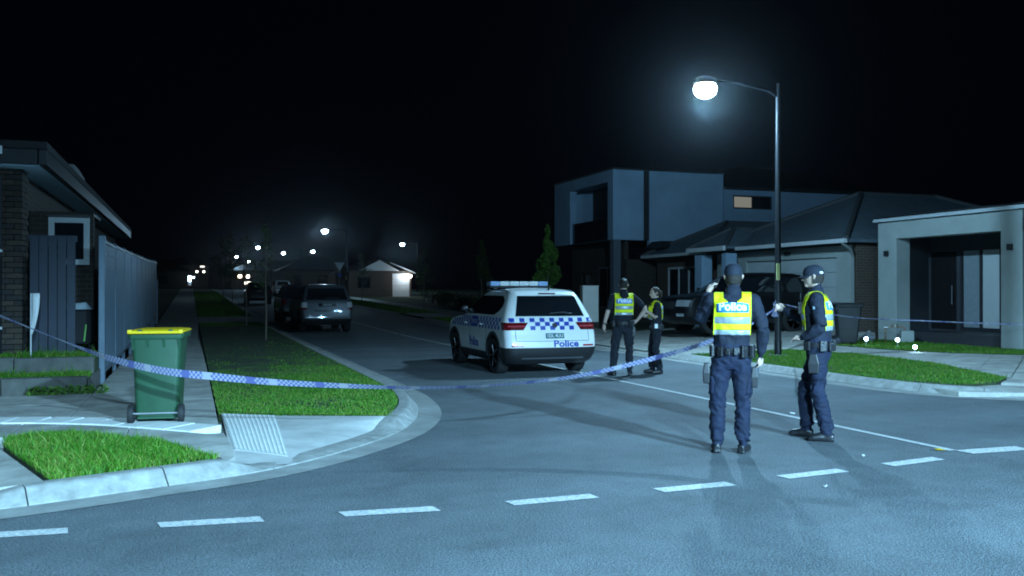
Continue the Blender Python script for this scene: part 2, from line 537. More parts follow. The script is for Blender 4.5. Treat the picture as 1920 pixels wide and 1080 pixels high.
strip_mesh('front_gardens', [14.8, 40], cut(29.2, 240, 6), 0.10, M_SOIL).__setitem__('kind', 'structure')
strip_mesh('lots_left', [-60, -1.4], cut(41, 240, 6), 0.10, M_SOIL).__setitem__('kind', 'structure')

# right-hand path and driveway slabs
rpath = MB()
rpath.prism([(10.87, 10.6), (12, 9.9), (15, 9.58), (40, 9.48), (40, 15), (18, 15.8), (17, 16.8), (16.4, 18.3), (16.4, 29.2), (10.87, 29.2)], -0.05, 0.085)
rp_o = rpath.build('right_footpath', M_CONC)
tag(rp_o, 'concrete footpath and driveway apron on the right hand side', 'footpath', kind='structure')
def rslab(poly, z1=0.128): return slab(poly, z1=z1, z0=0.03, parent=rp_o)
ramp_r = lambda x, y: 0.05 + 0.078*smooth01((math.hypot(x-10.3, (y-9.2) if x > 11 else 0) - 0.6)/1.2)
for a in range(6):                                     # path beside the lawn, each bay its own slab
    f0, f1 = a/6, (a+1)/6
    Fq = spline([(14.25, 19.25), (14.80, 17.45), (14.40, 14.6), (13.15, 11.72)], 6); Bq = spline([(16.42, 21.2), (16.32, 18.3), (16.97, 16.65), (17.95, 15.62)], 6)
    g = lambda Q, f: tuple(Q[int(round(f*(len(Q)-1)))])
    rslab([g(Fq, f0), g(Bq, f0), g(Bq, f1), g(Fq, f1)])
rslab([(13.15, 11.7), (17.95, 15.6), (22.5, 14.85), (22.5, 9.62), (15.0, 9.62), (13.2, 10.1), (12.25, 11.1)])
rslab([(11.4, 11.0), (12.2, 11.08), (13.15, 10.06), (12.7, 9.98), (11.95, 10.3)], z1=0.07)
dz = lambda x, y: 0.045 + 0.083*smooth01((x-10.85)/1.6) + 0.24*smooth01((x-14.2)/4.6)
for x0, x1 in ((10.88, 12.6), (12.6, 14.25)):
    for y0, y1 in ((19.3 if x0 > 12 else 18.7, 23.4), (23.4, 28.1)):
        rslab([(x0, y0), (x1, y0), (x1, y1), (x0, y1)], z1=dz)
for x0, x1 in ((14.25, 16.4), (16.4, 19.0)):
    for y0, y1 in ((21.6, 25.0), (25.0, 29.1)):
        rslab([(x0, y0), (x1, y0), (x1, y1), (x0, y1)], z1=dz)
rslab([(14.25, 19.3), (16.4, 21.25), (16.4, 21.6), (14.25, 21.6)], z1=dz)
for x0, x1 in ((10.88, 12.6), (12.6, 14.25)):
    rslab([(x0, 28.1), (x1, 28.1), (x1, 29.15), (x0, 29.15)])
strip_mesh('far_pavement', [13.2, 14.75], cut(29.2, 240, 6), 0.128, M_CONC, rp_o)['kind'] = 'stuff'

# crossovers further up the street
for nm, x0, x1, y0, y1 in (('crossover_left', -1.3, 2.85, 40.6, 46.5), ('crossover_right', 10.86, 22, 43.4, 48.6)):
    tag(strip_mesh(nm, [x0, (x0+x1)/2, x1], cut(y0, y1, 2), 0.140, M_CONC), 'concrete driveway crossing the verge', 'driveway', kind='structure')

# ---------------------------------------------------------------- road markings
def paint(name, quad, label, z=0.006):
    mb = MB(); mb.add([(x, y, z + gz(y)) for x, y in quad], [(0, 1, 2, 3)])
    o = mb.build(name, M_LINE); tag(o, label, 'road marking', 'dashes of the holding line')
    return o
D = [(-1.75, -0.78, 6.73), (-0.19, 0.46, 6.57), (1.03, 1.69, 6.43), (2.27, 2.95, 6.41), (3.54, 4.20, 6.46), (4.79, 5.45, 6.58), (6.03, 6.70, 6.72)]
names = ['leftmost', 'second from the left', 'third from the left', 'fourth from the left', 'fifth from the left',
         'sixth from the left', 'seventh from the left']
for (x0, x1, y), nm in zip(D, names):
    yl = float(np.interp(x0, [-1.7, 0.1, 2, 4, 6, 8], [6.76, 6.60, 6.42, 6.45, 6.68, 6.98]))
    yr = float(np.interp(x1, [-1.7, 0.1, 2, 4, 6, 8], [6.76, 6.60, 6.42, 6.45, 6.68, 6.98]))
    e = 0.02
    paint('road_dash', [(x0, yl-0.075), (x1+e, yr-0.075+random.uniform(-.01, .01)), (x1, yr+0.075), (x0-0.03, yl+0.075)], 'white dash of the line across the junction, ' + nm)
tag(paint('road_dash', [(7.22, 6.86), (7.95, 6.84), (7.97, 7.05), (7.20, 7.07)], ''), 'white dash touching the end of the thin centre line', 'road marking', 'dashes of the holding line')
mb = MB(); ys = cut(7.07, 60, 2.0)
mb.grid([[(7.16 + dx + 0.02*math.sin(y*0.2), y, gz(y)+0.006) for dx in (-0.045, 0.045)] for y in ys])
tag(mb.build('centre_line', M_LINE), 'thin white centre line running up the side street', 'road marking')

# ---------------------------------------------------------------- grass blades
def grass_mat():
    m = bpy.data.materials.new('grass_blade'); m.use_nodes = True
    nt = m.node_tree; b = nt.nodes['Principled BSDF']
    gi = nt.nodes.new('ShaderNodeNewGeometry')
    tc = nt.nodes.new('ShaderNodeTexCoord')
    n = nt.nodes.new('ShaderNodeTexNoise'); n.inputs['Scale'].default_value = 1.6; n.inputs['Detail'].default_value = 4
    nt.links.new(tc.outputs['Object'], n.inputs['Vector'])
    ad = nt.nodes.new('ShaderNodeMath'); ad.operation = 'MULTIPLY_ADD'; ad.inputs[1].default_value = 0.55
    nt.links.new(gi.outputs['Random Per Island'], ad.inputs[0])
    mu = nt.nodes.new('ShaderNodeMath'); mu.operation = 'MULTIPLY'; mu.inputs[1].default_value = 0.6
    nt.links.new(n.outputs['Fac'], mu.inputs[0]); nt.links.new(mu.outputs[0], ad.inputs[2])
    r = nt.nodes.new('ShaderNodeValToRGB')
    e = r.color_ramp.elements
    e[0].position = 0.15; e[0].color = (0.018, 0.075, 0.005, 1)
    e[1].position = 0.60; e[1].color = (0.052, 0.185, 0.009, 1)
    x = e.new(0.80); x.color = (0.15, 0.20, 0.035, 1)
    nt.links.new(ad.outputs[0], r.inputs['Fac'])
    nt.links.new(r.outputs['Color'], b.inputs['Base Color'])
    b.inputs['Roughness'].default_value = 0.6; b.inputs['Specular IOR Level'].default_value = 0.25
    return m
M_GRASS = grass_mat()

def grass(name, poly, n, h, w, z, label, clump=0.5):
    P = np.array(poly); lo, hi = P.min(0), P.max(0)
    x = rng.uniform(lo[0], hi[0], n*4); y = rng.uniform(lo[1], hi[1], n*4)
    k = inside(poly, x, y); x, y = x[k][:n], y[k][:n]; n = len(x)
    cl = 0.5 + 0.5*np.sin(x*3.1 + 1.3*np.sin(y*2.3))*np.sin(y*2.7 + np.sin(x*4.1))
    bald = 0.5 + 0.5*np.sin(x*1.7 + 2.1*np.sin(y*1.1 + 1))*np.sin(y*1.3 + 1.7*np.sin(x*0.9))
    keep = rng.random(n) < np.clip(1.25 - 0.9*np.clip(bald - 0.62, 0, 1)*2.6, 0.22, 1)
    x, y, cl = x[keep], y[keep], cl[keep]; n = len(x)
    tall = np.where(rng.random(n) < 0.035, 1.9, 1.0)
    hh = h*tall*(0.45 + 0.85*rng.random(n))*(1 - clump*0.5 + clump*cl)
    a = rng.uniform(0, 2*np.pi, n); ln = hh*rng.uniform(0.15, 0.9, n); la = rng.uniform(0, 2*np.pi, n)
    zz = z + np.array([gz(q) for q in y])
    ww = w*rng.uniform(0.6, 1.2, n)
    v = np.zeros((n, 5, 3))
    dx, dy = np.cos(a)*ww/2, np.sin(a)*ww/2
    v[:, 0] = np.stack([x-dx, y-dy, zz-0.01], 1); v[:, 1] = np.stack([x+dx, y+dy, zz-0.01], 1)
    mx, my = x + np.cos(la)*ln*0.3, y + np.sin(la)*ln*0.3
    v[:, 2] = np.stack([mx+dx*0.8, my+dy*0.8, zz+hh*0.6], 1); v[:, 3] = np.stack([mx-dx*0.8, my-dy*0.8, zz+hh*0.6], 1)
    v[:, 4] = np.stack([x+np.cos(la)*ln, y+np.sin(la)*ln, zz+hh], 1)
    me = bpy.data.meshes.new(name)
    me.vertices.add(n*5); me.vertices.foreach_set('co', v.reshape(-1))
    base = (np.arange(n)*5)[:, None]
    lp = np.concatenate([base + np.array([[0, 1, 2, 3]]), base + np.array([[3, 2, 4]])], 1)   # 4 + 3
    me.loops.add(n*7); me.loops.foreach_set('vertex_index', lp.reshape(-1).astype(np.int32))
    me.polygons.add(n*2)
    st = np.stack([np.arange(n)*7, np.arange(n)*7+4], 1).reshape(-1)
    me.polygons.foreach_set('loop_start', st.astype(np.int32))
    me.update(calc_edges=True); me.validate()
    me.materials.append(M_GRASS)
    o = bpy.data.objects.new(name, me); COL.objects.link(o)
    return tag(o, label, 'grass', kind='stuff')

grass('grass', PATCH, 19000, 0.062, 0.009, 0.118, 'long lush grass of the small corner patch in front of the bin')
grass('grass', [p for p in VERGE if p[1] < 18.1] + [(2.83, 18), (0.31, 18)], 44000, 0.030, 0.010, 0.12, 'mown grass at the near end of the left verge')
grass('grass', [(0.31, 18), (2.83, 18), (2.83, 40.4), (0.31, 40.4)], 28000, 0.036, 0.015, 0.12, 'dark grass of the left verge around the saplings')
grass('grass', [(0.31, 46.6), (2.83, 46.6), (2.83, 110), (0.31, 110)], 14000, 0.10, 0.03, 0.122, 'far grass of the left verge beyond the driveway')
grass('grass', RSTRIP, 34000, 0.032, 0.013, 0.12, 'short grass of the right verge under the street lamp')
grass('grass', LAWN, 28000, 0.045, 0.015, 0.125, 'dark front lawn before the rendered porch')
grass('grass', [(10.9, 29.3), (13.1, 29.3), (13.1, 42.5), (10.9, 42.5)], 10000, 0.07, 0.02, 0.12, 'verge grass behind the police car on the right')
grass('grass', [(10.9, 49), (13.1, 49), (13.1, 110), (10.9, 110)], 14000, 0.10, 0.03, 0.122, 'far grass strip along the right kerb')
# ================================================================== STREET LAMPS
M_LENS = mat('lamp_lens', (0.9, 0.95, 1.0), 0.3, emit=(0.80, 0.92, 1.0), estr=60.0)
M_POLE = mat('lamp_pole', (0.010, 0.011, 0.013), 0.42, metal=0.0, var=0.25, scale=6, spec=0.25)
M_ARM = mat('arm_night_dark', (0.006, 0.006, 0.007), 0.9, var=0.2, scale=9, spec=0.05)  # near-black tone stands in for the night that hides arms and far poles
def street_lamp(loc, rz, energy, label, arm=1.9, h=6.05, beam=0):
    t = empty('street_lamp', loc, rz)
    tag(t, label, 'street lamp', 'street lamps')
    mb = MB(); mb.lathe([(0.085, 0.0), (0.085, 0.35), (0.075, 0.37), (0.07, 2.2), (0.052, h-0.25), (0.045, h+0.15), (0.01, h+0.17)], 14)
    p = mb.build('pole', M_POLE if loc[1] < 40 else M_ARM, t, smooth=40)
    mb = MB(); mb.box(-0.17, 0.17, -0.17, 0.17, -0.01, 0.022)
    mb.build('base_plate', M_STEEL, t, bevel=0.004)
    for sx in (-1, 1):
        for sy in (-1, 1): MB().lathe([(0.016, 0.02), (0.016, 0.05), (0.001, 0.052)], 6, (sx*0.125, sy*0.125, 0)).build('anchor_bolt', M_STEEL, t)
    mb = MB(); mb.tube([(0, 0, h-0.15), (0.25, 0, h-0.02), (arm*0.55, 0, h+0.08), (arm-0.25, 0, h+0.10)], [0.034, 0.032, 0.028, 0.026], 10)
    mb.build('arm', M_ARM, t, smooth=40)
    mb = MB(); mb.lathe([(0.001, 0.17), (0.10, 0.165), (0.17, 0.13), (0.205, 0.05), (0.21, 0.0), (0.185, -0.005)], 20)
    hd = mb.build('lamp_housing', M_ARM, t, smooth=40, loc=(arm, 0, h)); hd.scale = (1.45, 1, 1)
    mb = MB(); mb.lathe([(0.20, 0.002), (0.235, -0.05), (0.245, -0.12), (0.225, -0.20), (0.16, -0.27), (0.07, -0.305), (0.001, -0.31)], 20)  # bowl swollen to mimic the round glare of the lamp
    ln = mb.build('lamp_lens', M_LENS, t, smooth=60, loc=(arm, 0, h)); ln.scale = (1.05, 1, 1)
    ld = bpy.data.lights.new('lamp_light', 'POINT')
    ld.energy = energy; ld.color = LAMP; ld.shadow_soft_size = 0.10
    lo = bpy.data.objects.new('lamp_light', ld); COL.objects.link(lo); lo.parent = t
    lo.location = (arm, 0, h-0.34)
    if beam:
        sd_ = bpy.data.lights.new('lamp_beam', 'SPOT'); sd_.energy = beam; sd_.color = LAMP; sd_.spot_size = R(167); sd_.spot_blend = 0.23; sd_.shadow_soft_size = 0.24
        so_ = bpy.data.objects.new('lamp_beam', sd_); COL.objects.link(so_); so_.parent = t; so_.location = (arm, 0, h-0.35)
    # door in the pole
    mb = MB(); mb.box(-0.03, 0.03, -0.088, -0.076, 0.55, 0.95); mb.build('access_door', M_DKSTEEL, p, bevel=0.003)
    mb = MB(); mb.box(0.0, 0.085, 0.058, 0.072, 1.72, 2.10); mb.build('number_plate', mat('pole_label', (0.72, 0.70, 0.30), 0.5, var=0.1), p)
    return t

KEY = 63000
street_lamp((0.5, -9.6, 0.13), R(90), KEY*0.02, 'tall street lamp on the verge across the road, further left behind the viewer', arm=2.4, h=6.3, beam=KEY*0.42)
street_lamp((7.0, -9.6, 0.13), R(90), KEY*0.05, 'tall street lamp on the verge across the road, behind the viewer', arm=2.4, h=6.3, beam=KEY*0.72)
street_lamp((12.62, 17.47, 0.12), R(180), 3000, 'nearest street lamp, bright over the right verge between the officers')
for (x, y, rz, e, lb) in (
    (12.9, 80.0, 180, 900, 'second street lamp up the street, bright above the silver car'),
    (26.6, 110.5, 180, 700, 'street lamp standing beside the gabled house with the lit porch'),
    (16.2, 145.0, 0, 500, 'distant street lamp just left of the second lamp'),
    (12.4, 153.0, 0, 500, 'distant street lamp above the roof of the silver car, left of centre'),
    (7.1, 134.0, 0, 500, 'distant street lamp, highest of the left cluster'),
    (5.9, 172.0, 0, 500, 'distant street lamp, leftmost of the cluster'),
    (9.6, 200.0, 0, 400, 'faint far street lamp, left one of the close pair'),
    (14.3, 206.0, 180, 400, 'faint far street lamp, right one of the close pair')):
    street_lamp((x, y, gz(y)+0.1), R(rz), e, lb)

# ================================================================== BUILDINGS
def brick_wall_mat(name, c1, c2, mortar, scale=1.0):
    m = bpy.data.materials.new(name); m.use_nodes = True
    nt = m.node_tree; b = nt.nodes['Principled BSDF']
    tc = nt.nodes.new('ShaderNodeTexCoord')
    mp = nt.nodes.new('ShaderNodeSeparateXYZ'); nt.links.new(tc.outputs['Object'], mp.inputs[0])
    ad = nt.nodes.new('ShaderNodeMath'); nt.links.new(mp.outputs['X'], ad.inputs[0]); nt.links.new(mp.outputs['Y'], ad.inputs[1])
    cb = nt.nodes.new('ShaderNodeCombineXYZ'); nt.links.new(ad.outputs[0], cb.inputs['X']); nt.links.new(mp.outputs['Z'], cb.inputs['Y'])
    br = nt.nodes.new('ShaderNodeTexBrick'); br.inputs['Scale'].default_value = 1.0
    br.inputs['Brick Width'].default_value = 0.24; br.inputs['Row Height'].default_value = 0.086; br.inputs['Mortar Size'].default_value = 0.008
    br.inputs['Color1'].default_value = (*c1, 1); br.inputs['Color2'].default_value = (*c2, 1); br.inputs['Mortar'].default_value = (*mortar, 1)
    nt.links.new(cb.outputs[0], br.inputs['Vector']); nt.links.new(br.outputs['Color'], b.inputs['Base Color'])
    bp = nt.nodes.new('ShaderNodeBump'); bp.inputs['Strength'].default_value = 0.6; bp.inputs['Distance'].default_value = 0.01; bp.invert = True
    nt.links.new(br.outputs['Fac'], bp.inputs['Height']); nt.links.new(bp.outputs['Normal'], b.inputs['Normal'])
    b.inputs['Roughness'].default_value = 0.9
    return m
def roof_mat(name, col, axis='X'):
    m = mat(name, col, 0.7, var=0.25, scale=3)
    nt = m.node_tree; b = nt.nodes['Principled BSDF']
    tc = nt.nodes.new('ShaderNodeTexCoord'); w = nt.nodes.new('ShaderNodeTexWave')
    w.bands_direction = axis; w.inputs['Scale'].default_value = 1.05; w.wave_profile = 'SAW'
    nt.links.new(tc.outputs['Object'], w.inputs['Vector'])
    bp = nt.nodes.new('ShaderNodeBump'); bp.inputs['Strength'].default_value = 0.5; bp.inputs['Distance'].default_value = 0.04
    nt.links.new(w.outputs['Fac'], bp.inputs['Height']); nt.links.new(bp.outputs['Normal'], b.inputs['Normal'])
    return m
M_BRICK_DK = brick_wall_mat('dark_brick', (0.035, 0.028, 0.024), (0.05, 0.038, 0.03), (0.07, 0.068, 0.062))
M_BRICK_RD = brick_wall_mat('red_brick', (0.075, 0.05, 0.036), (0.10, 0.065, 0.045), (0.13, 0.12, 0.11))
M_REND_G = mat('grey_render', (0.38, 0.42, 0.40), 0.85, var=0.16, scale=1.2, bump=0.2, bscale=150, dist=0.004)
M_REND_B = mat('pale_render', (0.30, 0.44, 0.58), 0.85, var=0.14, scale=0.9, bump=0.2, bscale=150, dist=0.004)
M_ROOF_DK = roof_mat('charcoal_tiles', (0.010, 0.011, 0.013))
M_ROOF_GR = roof_mat('grey_tiles', (0.095, 0.13, 0.155))
M_GLASS = mat('dark_window_glass', (0.012, 0.016, 0.022), 0.06, spec=0.8)
M_FRAME = mat('dark_frame', (0.03, 0.03, 0.034), 0.45)
M_FRAME_W = mat('pale_frame', (0.66, 0.68, 0.68), 0.5, var=0.06)
M_GDOOR = mat('garage_door_paint', (0.50, 0.54, 0.54), 0.55, var=0.08, scale=2)
M_DOOR = mat('stained_door', (0.010, 0.009, 0.010), 0.5, var=0.3, scale=8)
M_WARM = mat('warm_lit_glass', (0.6, 0.5, 0.35), 0.4, emit=(1.0, 0.90, 0.74), estr=0.16)
M_FROST = mat('frosted_glass', (0.30, 0.35, 0.38), 0.35, var=0.1)

def wall(b, axis, c, thick, a0, a1, z0, z1, holes=()):
    """wall slab with rectangular openings; axis 'x': runs along x at y=c..c+thick"""
    xs = sorted({a0, a1, *[h[0] for h in holes], *[h[1] for h in holes]})
    zs = sorted({z0, z1, *[h[2] for h in holes], *[h[3] for h in holes]})
    for i in range(len(xs)-1):
        for j in range(len(zs)-1):
            mx, mz = (xs[i]+xs[i+1])/2, (zs[j]+zs[j+1])/2
            if any(h[0] < mx < h[1] and h[2] < mz < h[3] for h in holes): continue
            if axis == 'x': b.box(xs[i], xs[i+1], c, c+thick, zs[j], zs[j+1])
            else: b.box(c, c+thick, xs[i], xs[i+1], zs[j], zs[j+1])
    return b

def window(parent, axis, c, a0, a1, z0, z1, fm=M_FRAME, gm=M_GLASS, mull=1, fw=0.05, sgn=1):
    """window unit: frame (part) with glass panes (sub-parts). c is the frame's outer plane; sgn: direction into the house"""
    f = MB()
    bx = (lambda p, q, r, s, d0, d1: f.box(p, q, *sorted((c+d0*sgn, c+d1*sgn)), r, s)) if axis == 'x' else (lambda p, q, r, s, d0, d1: f.box(*sorted((c+d0*sgn, c+d1*sgn)), p, q, r, s))
    bx(a0, a1, z0, z0+fw, 0, 0.08); bx(a0, a1, z1-fw, z1, 0, 0.08)
    bx(a0, a0+fw, z0+fw, z1-fw, 0, 0.08); bx(a1-fw, a1, z0+fw, z1-fw, 0, 0.08)
    n = mull+1; st = (a1-a0-2*fw)/n
    for k in range(1, n): bx(a0+fw+k*st-fw/2, a0+fw+k*st+fw/2, z0+fw, z1-fw, 0.004, 0.076)
    fo = f.build('window', fm, parent)
    for k in range(n):
        g = MB(); p0, p1 = a0+fw+k*st+0.004, a0+fw+(k+1)*st-0.004
        m = gm[k] if isinstance(gm, (list, tuple)) else gm
        lo, hi = sorted((c+0.035*sgn, c+0.045*sgn))
        if axis == 'x': g.box(p0, p1, lo, hi, z0+fw+0.003, z1-fw-0.003)
        else: g.box(lo, hi, p0, p1, z0+fw+0.003, z1-fw-0.003)
        g.build('pane', m, fo)
    return fo

def hip_roof(parent, x0, x1, y0, y1, z, rise, m, axis, inset, cap=None, name='roof', th=0.14):
    if axis == 'x':
        ym = (y0+y1)/2; A, B = (x0+inset, ym, z+rise), (x1-inset, ym, z+rise)
    else:
        xm = (x0+x1)/2; A, B = (xm, y0+inset, z+rise), (xm, y1-inset, z+rise)
    b = MB()
    v = [(x0, y0, z), (x1, y0, z), (x1, y1, z), (x0, y1, z), A, B]
    v += [(p[0], p[1], p[2]-th) for p in v[:4]]
    if axis == 'x': fs = [(0, 1, 5, 4), (2, 3, 4, 5), (3, 0, 4), (1, 2, 5)]
    else: fs = [(1, 2, 5, 4), (3, 0, 4, 5), (0, 1, 4), (2, 3, 5)]
    fs += [(6, 7, 1, 0), (7, 8, 2, 1), (8, 9, 3, 2), (9, 6, 0, 3), (9, 8, 7, 6)]
    b.add(v, fs)
    ro = b.build(name, m, parent)
    if cap is not None:
        for p, q in ((0, A), (3, A if axis == 'x' else B), (1, B if axis == 'x' else A), (2, B)):
            c = MB(); c.tube([Vector(v[p])+Vector((0, 0, .02)), Vector(q)+Vector((0, 0, .02))], 0.085, 6); c.build('hip_cap', cap, ro)
        c = MB(); c.tube([A, B], 0.085, 6); c.build('ridge_cap', cap, ro)
    return ro

def gutter(parent, pts, m=M_FRAME_W, w=0.11, h=0.12, name='gutter'):
    b = MB()
    for p, q in zip(pts[:-1], pts[1:]):
        p, q = Vector(p), Vector(q); t = (q-p).normalized(); n = Vector((-t.y, t.x, 0))*w/2; u = Vector((0, 0, h/2))
        b.loft([[p-n-u, p+n-u, p+n+u, p-n+u], [q-n-u, q+n-u, q+n+u, q-n+u]])
    return b.build(name, m, parent)

# ---------------------------------------------------------------- house on the left: brick, pieces laid one by one
HX, HY, HZ = -2.5, 16.0, 0.58
h = empty('brick_house', (0, 0, 0))
tag(h, 'dark brick house with deep pale soffit at the left edge', 'house')
mw = MB(); mw.box(-9, HX-0.11, HY+0.11, 36, 0.1, 3.50)
wl = mw.build('wall', M_BRICK_DK, h)
bm_ = MB(); bm_.box(-0.115, 0.115, -0.055, 0.055, -0.038, 0.038)
bme = [bm_.mesh('brick') for _ in range(3)]
for k, c in enumerate(((0.045, 0.035, 0.028), (0.06, 0.045, 0.034), (0.032, 0.028, 0.026))):
    bme[k].materials.append(mat('brick_clay_%d' % k, c, 0.9, var=0.3, scale=12, bump=0.4, bscale=60, dist=0.004))
for r_ in range(34):
    z = HZ + 0.05 + r_*0.086
    off = 0.12 if r_ % 2 else 0.0
    for k in range(6):
        x = HX - 0.115 - k*0.24 - off
        if x < -3.85: continue
        o = bpy.data.objects.new('brick', random.choice(bme)); COL.objects.link(o); o.parent = wl
        o.location = (x, HY+0.055+random.uniform(-.003, .003), z)
    for k in range(2):                                   # return of the wall towards the gate
        y = HY + 0.115 + k*0.24 + (0.12 if off == 0 else 0.0)
        o = bpy.data.objects.new('brick', random.choice(bme)); COL.objects.link(o); o.parent = wl
        o.location = (HX-0.055+random.uniform(-.003, .003), y, z); o.rotation_euler = (0, 0, R(90))
mb = MB(); mb.box(-9, HX+0.30, HY-0.42, 36, 3.515, 3.545)
mb.build('soffit', mat('soffit_paint', (0.55, 0.72, 0.85), 0.7, var=0.06), h)
M_COLOR = mat('roof_edge_steel', (0.022, 0.025, 0.03), 0.4, metal=0.3, var=0.2, scale=6)
mb = MB(); mb.box(HX+0.301, HX+0.42, HY-0.55, 36.1, 3.53, 3.76); mb.build('gutter', M_COLOR, h, bevel=0.01)
mb = MB(); mb.box(-9, HX+0.29, HY-0.55, HY-0.43, 3.53, 3.76); mb.build('fascia', M_COLOR, h, bevel=0.01)
hip_roof(h, -9, HX+0.42, HY-0.55, 36.1, 3.88, 0.4, M_ROOF_DK, 'y', 4.0, th=0.115)
mb = MB(); mb.tube([(HX-0.32, HY-0.05, 0.62), (HX-0.32, HY-0.05, 3.3), (HX-0.32, HY-0.3, 3.50)], 0.045, 10)
dp = mb.build('downpipe', M_COLOR, h, smooth=40)
mb = MB(); mb.box(HX-0.38, HX-0.26, HY-0.102, HY+0.0, 2.2, 2.24); mb.build('bracket', M_STEEL, dp)
mb = MB(); mb.box(HX-0.38, HX-0.26, HY-0.102, HY+0.0, 1.0, 1.04); mb.build('bracket', M_STEEL, dp)
# rear wing of the house with the white-framed window that shows over the gate
mb = MB(); wall(mb, 'x', 17.3, 0.2, HX-0.1, -1.60, 0.3, 2.96, holes=((-2.30, -1.66, 2.05, 2.86),)); mb.build('side_wall', M_BRICK_DK, h)
MB().box(HX-0.1, -1.60, 17.51, 18.6, 2.90, 2.95).build('lean_to_roof', M_FRAME, h)
window(h, 'x', 17.26, -2.30, -1.66, 2.05, 2.86, fm=mat('window_white', (0.62, 0.68, 0.70), 0.5, var=0.05), mull=0, fw=0.09)
mb = MB(); mb.box(-2.27, -2.10, 17.255, 17.262, 2.22, 2.30); mb.build('window_sticker', M_WHITE, h)
mb = MB(); mb.box(-2.32, -1.64, 17.20, 17.30, 2.865, 2.90); mb.build('window_head', M_FRAME, h)
# evaporative cooler on the roof
ec = MB(); ec.loft([[(-.5, -.5, 0), (.5, -.5, 0), (.5, .5, 0), (-.5, .5, 0)], [(-.55, -.55, .35), (.55, -.55, .35), (.55, .55, .35), (-.55, .55, .35)], [(-.4, -.4, .62), (.4, -.4, .62), (.4, .4, .62), (-.4, .4, .62)]])
eo = ec.build('roof_cooler', mat('cooler_plastic', (0.25, 0.25, 0.24), 0.6, var=0.1), None, bevel=0.04, loc=(-3.0, 24.0, 3.97))
tag(eo, 'boxy cooler unit on the roof of the left brick house', 'cooler')
# flood light under the eave
fl = empty('flood_light', (HX-0.28, HY-0.56, 3.70)); tag(fl, 'small white light fitting on the eave at the left edge', 'light fitting')
mb = MB(); mb.box(-0.03, 0.03, -0.05, 0.012, -0.05, 0.05); mb.build('bracket', M_STEEL, fl, bevel=0.005)
mb = MB(); mb.loft([[(-.10, -.06, -.02), (.10, -.06, -.02), (.10, -.05, .07), (-.10, -.05, .07)], [(-.12, -.15, -.06), (.12, -.15, -.06), (.12, -.13, .07), (-.12, -.13, .07)]])
mb.build('head', mat('fitting_white', (0.8, 0.82, 0.82), 0.4, var=0.03), fl, bevel=0.008)
# raised garden in front of the house
tr = empty('garden_terrace', (0, 0, 0)); tag(tr, 'low concrete garden edging in two steps before the brick house', 'garden wall')
M_TERR = mat('terrace_concrete', (0.10, 0.10, 0.09), 0.9, var=0.4, scale=4, bump=0.4, bscale=60, dist=0.006)
for k in range(5):
    mb = MB(); mb.box(-6.9+k*1.1, -6.9+k*1.1+1.088, 14.32, 14.52, 0.05, 0.36+random.uniform(-.01, .01)); mb.build('edging_stone', M_TERR, tr, bevel=0.012)
    mb = MB(); mb.box(-6.9+k*1.1, -6.9+k*1.1+1.088, 15.32, 15.50, 0.3, 0.585+random.uniform(-.006, .006)); mb.build('edging_stone', M_TERR, tr, bevel=0.012)
mb = MB(); mb.box(-1.398, -1.38, 14.33, 16.2, 0.05, 0.34); mb.build('edging_stone', M_TERR, tr)
tag(MB().box(-9, -1.40, 14.525, 15.315, 0.0, 0.315).build('garden_bed', M_SOIL), kind='structure', label='lower garden bed', cat='garden bed')
tag(MB().box(-9, -1.40, 15.505, 17.25, 0.0, 0.54).build('garden_bed_upper', M_SOIL), kind='structure', label='upper garden bed', cat='garden bed')
grass('grass', [(-7, 14.54), (-1.42, 14.54), (-1.42, 15.3), (-7, 15.3)], 9000, 0.08, 0.012, 0.315, 'grass in the lower garden bed before the brick house')
grass('grass', [(-4, 15.52), (-1.42, 15.52), (-1.42, 15.95), (-4, 15.95)], 2500, 0.10, 0.014, 0.54, 'sparse grass against the foot of the brick wall')

# ---------------------------------------------------------------- steel fence and gate
M_FENCE = mat('fence_steel', (0.105, 0.145, 0.185), 0.42, metal=0.35, var=0.15, scale=3)
M_FENCE_DK = mat('gate_steel', (0.022, 0.030, 0.048), 0.5, metal=0.25, var=0.2, scale=4)
def corrugated(length, h, pitch=0.19, dep=0.028):
    n = int(length/pitch); xs = []
    for k in range(n):
        a = k*pitch
        xs += [(a, 0), (a+pitch*0.45, 0), (a+pitch*0.55, dep), (a+pitch*0.9, dep)]
    xs.append((length, 0))
    b = MB(); b.grid([[(0+p[1], p[0], z) for p in xs] for z in (0, h)])
    return b
f = empty('steel_fence', (-1.37, 16.25, 0.26)); tag(f, 'tall ribbed steel fence running back along the footpath', 'fence')
for k in range(10):
    y = k*2.4; dzz = gz(16.25+y) + 0.012*y
    corrugated(2.32, 2.08).build('panel', M_FENCE, f, loc=(0, y+0.04, 0.05+dzz))
    MB().box(-0.03, 0.04, y-0.03, y+0.03, -0.2, 2.20+dzz).build('post', M_FENCE, f, bevel=0.006)
    MB().box(-0.025, 0.045, y+0.032, y+2.37, 2.12+dzz, 2.175+dzz).build('top_rail', M_FENCE, f, bevel=0.008)
    MB().box(-0.02, 0.04, y+0.032, y+2.37, 0.0+dzz, 0.06+dzz).build('bottom_rail', M_FENCE, f)
MB().box(-0.045, 0.055, -0.17, -0.05, -0.2, 2.24).build('end_post', M_FENCE, f, bevel=0.01)
for k in range(14):
    y = 0.2+k*0.33
    MB().ball((0.036, y, 1.95-0.24*(k % 2)), 0.012, 6, 4).build('screw_head', M_STEEL, f)
g = empty('side_gate', (HX+0.05, 16.35, 0.4)); tag(g, 'dark ribbed steel side gate between brick house and pale fence', 'gate')
for k in range(5):
    x = k*0.135
    MB().box(x, x+0.128, 0.0 if k % 2 else 0.018, 0.03, 0.12, 2.08).build('board', M_FENCE_DK, g, bevel=0.004)
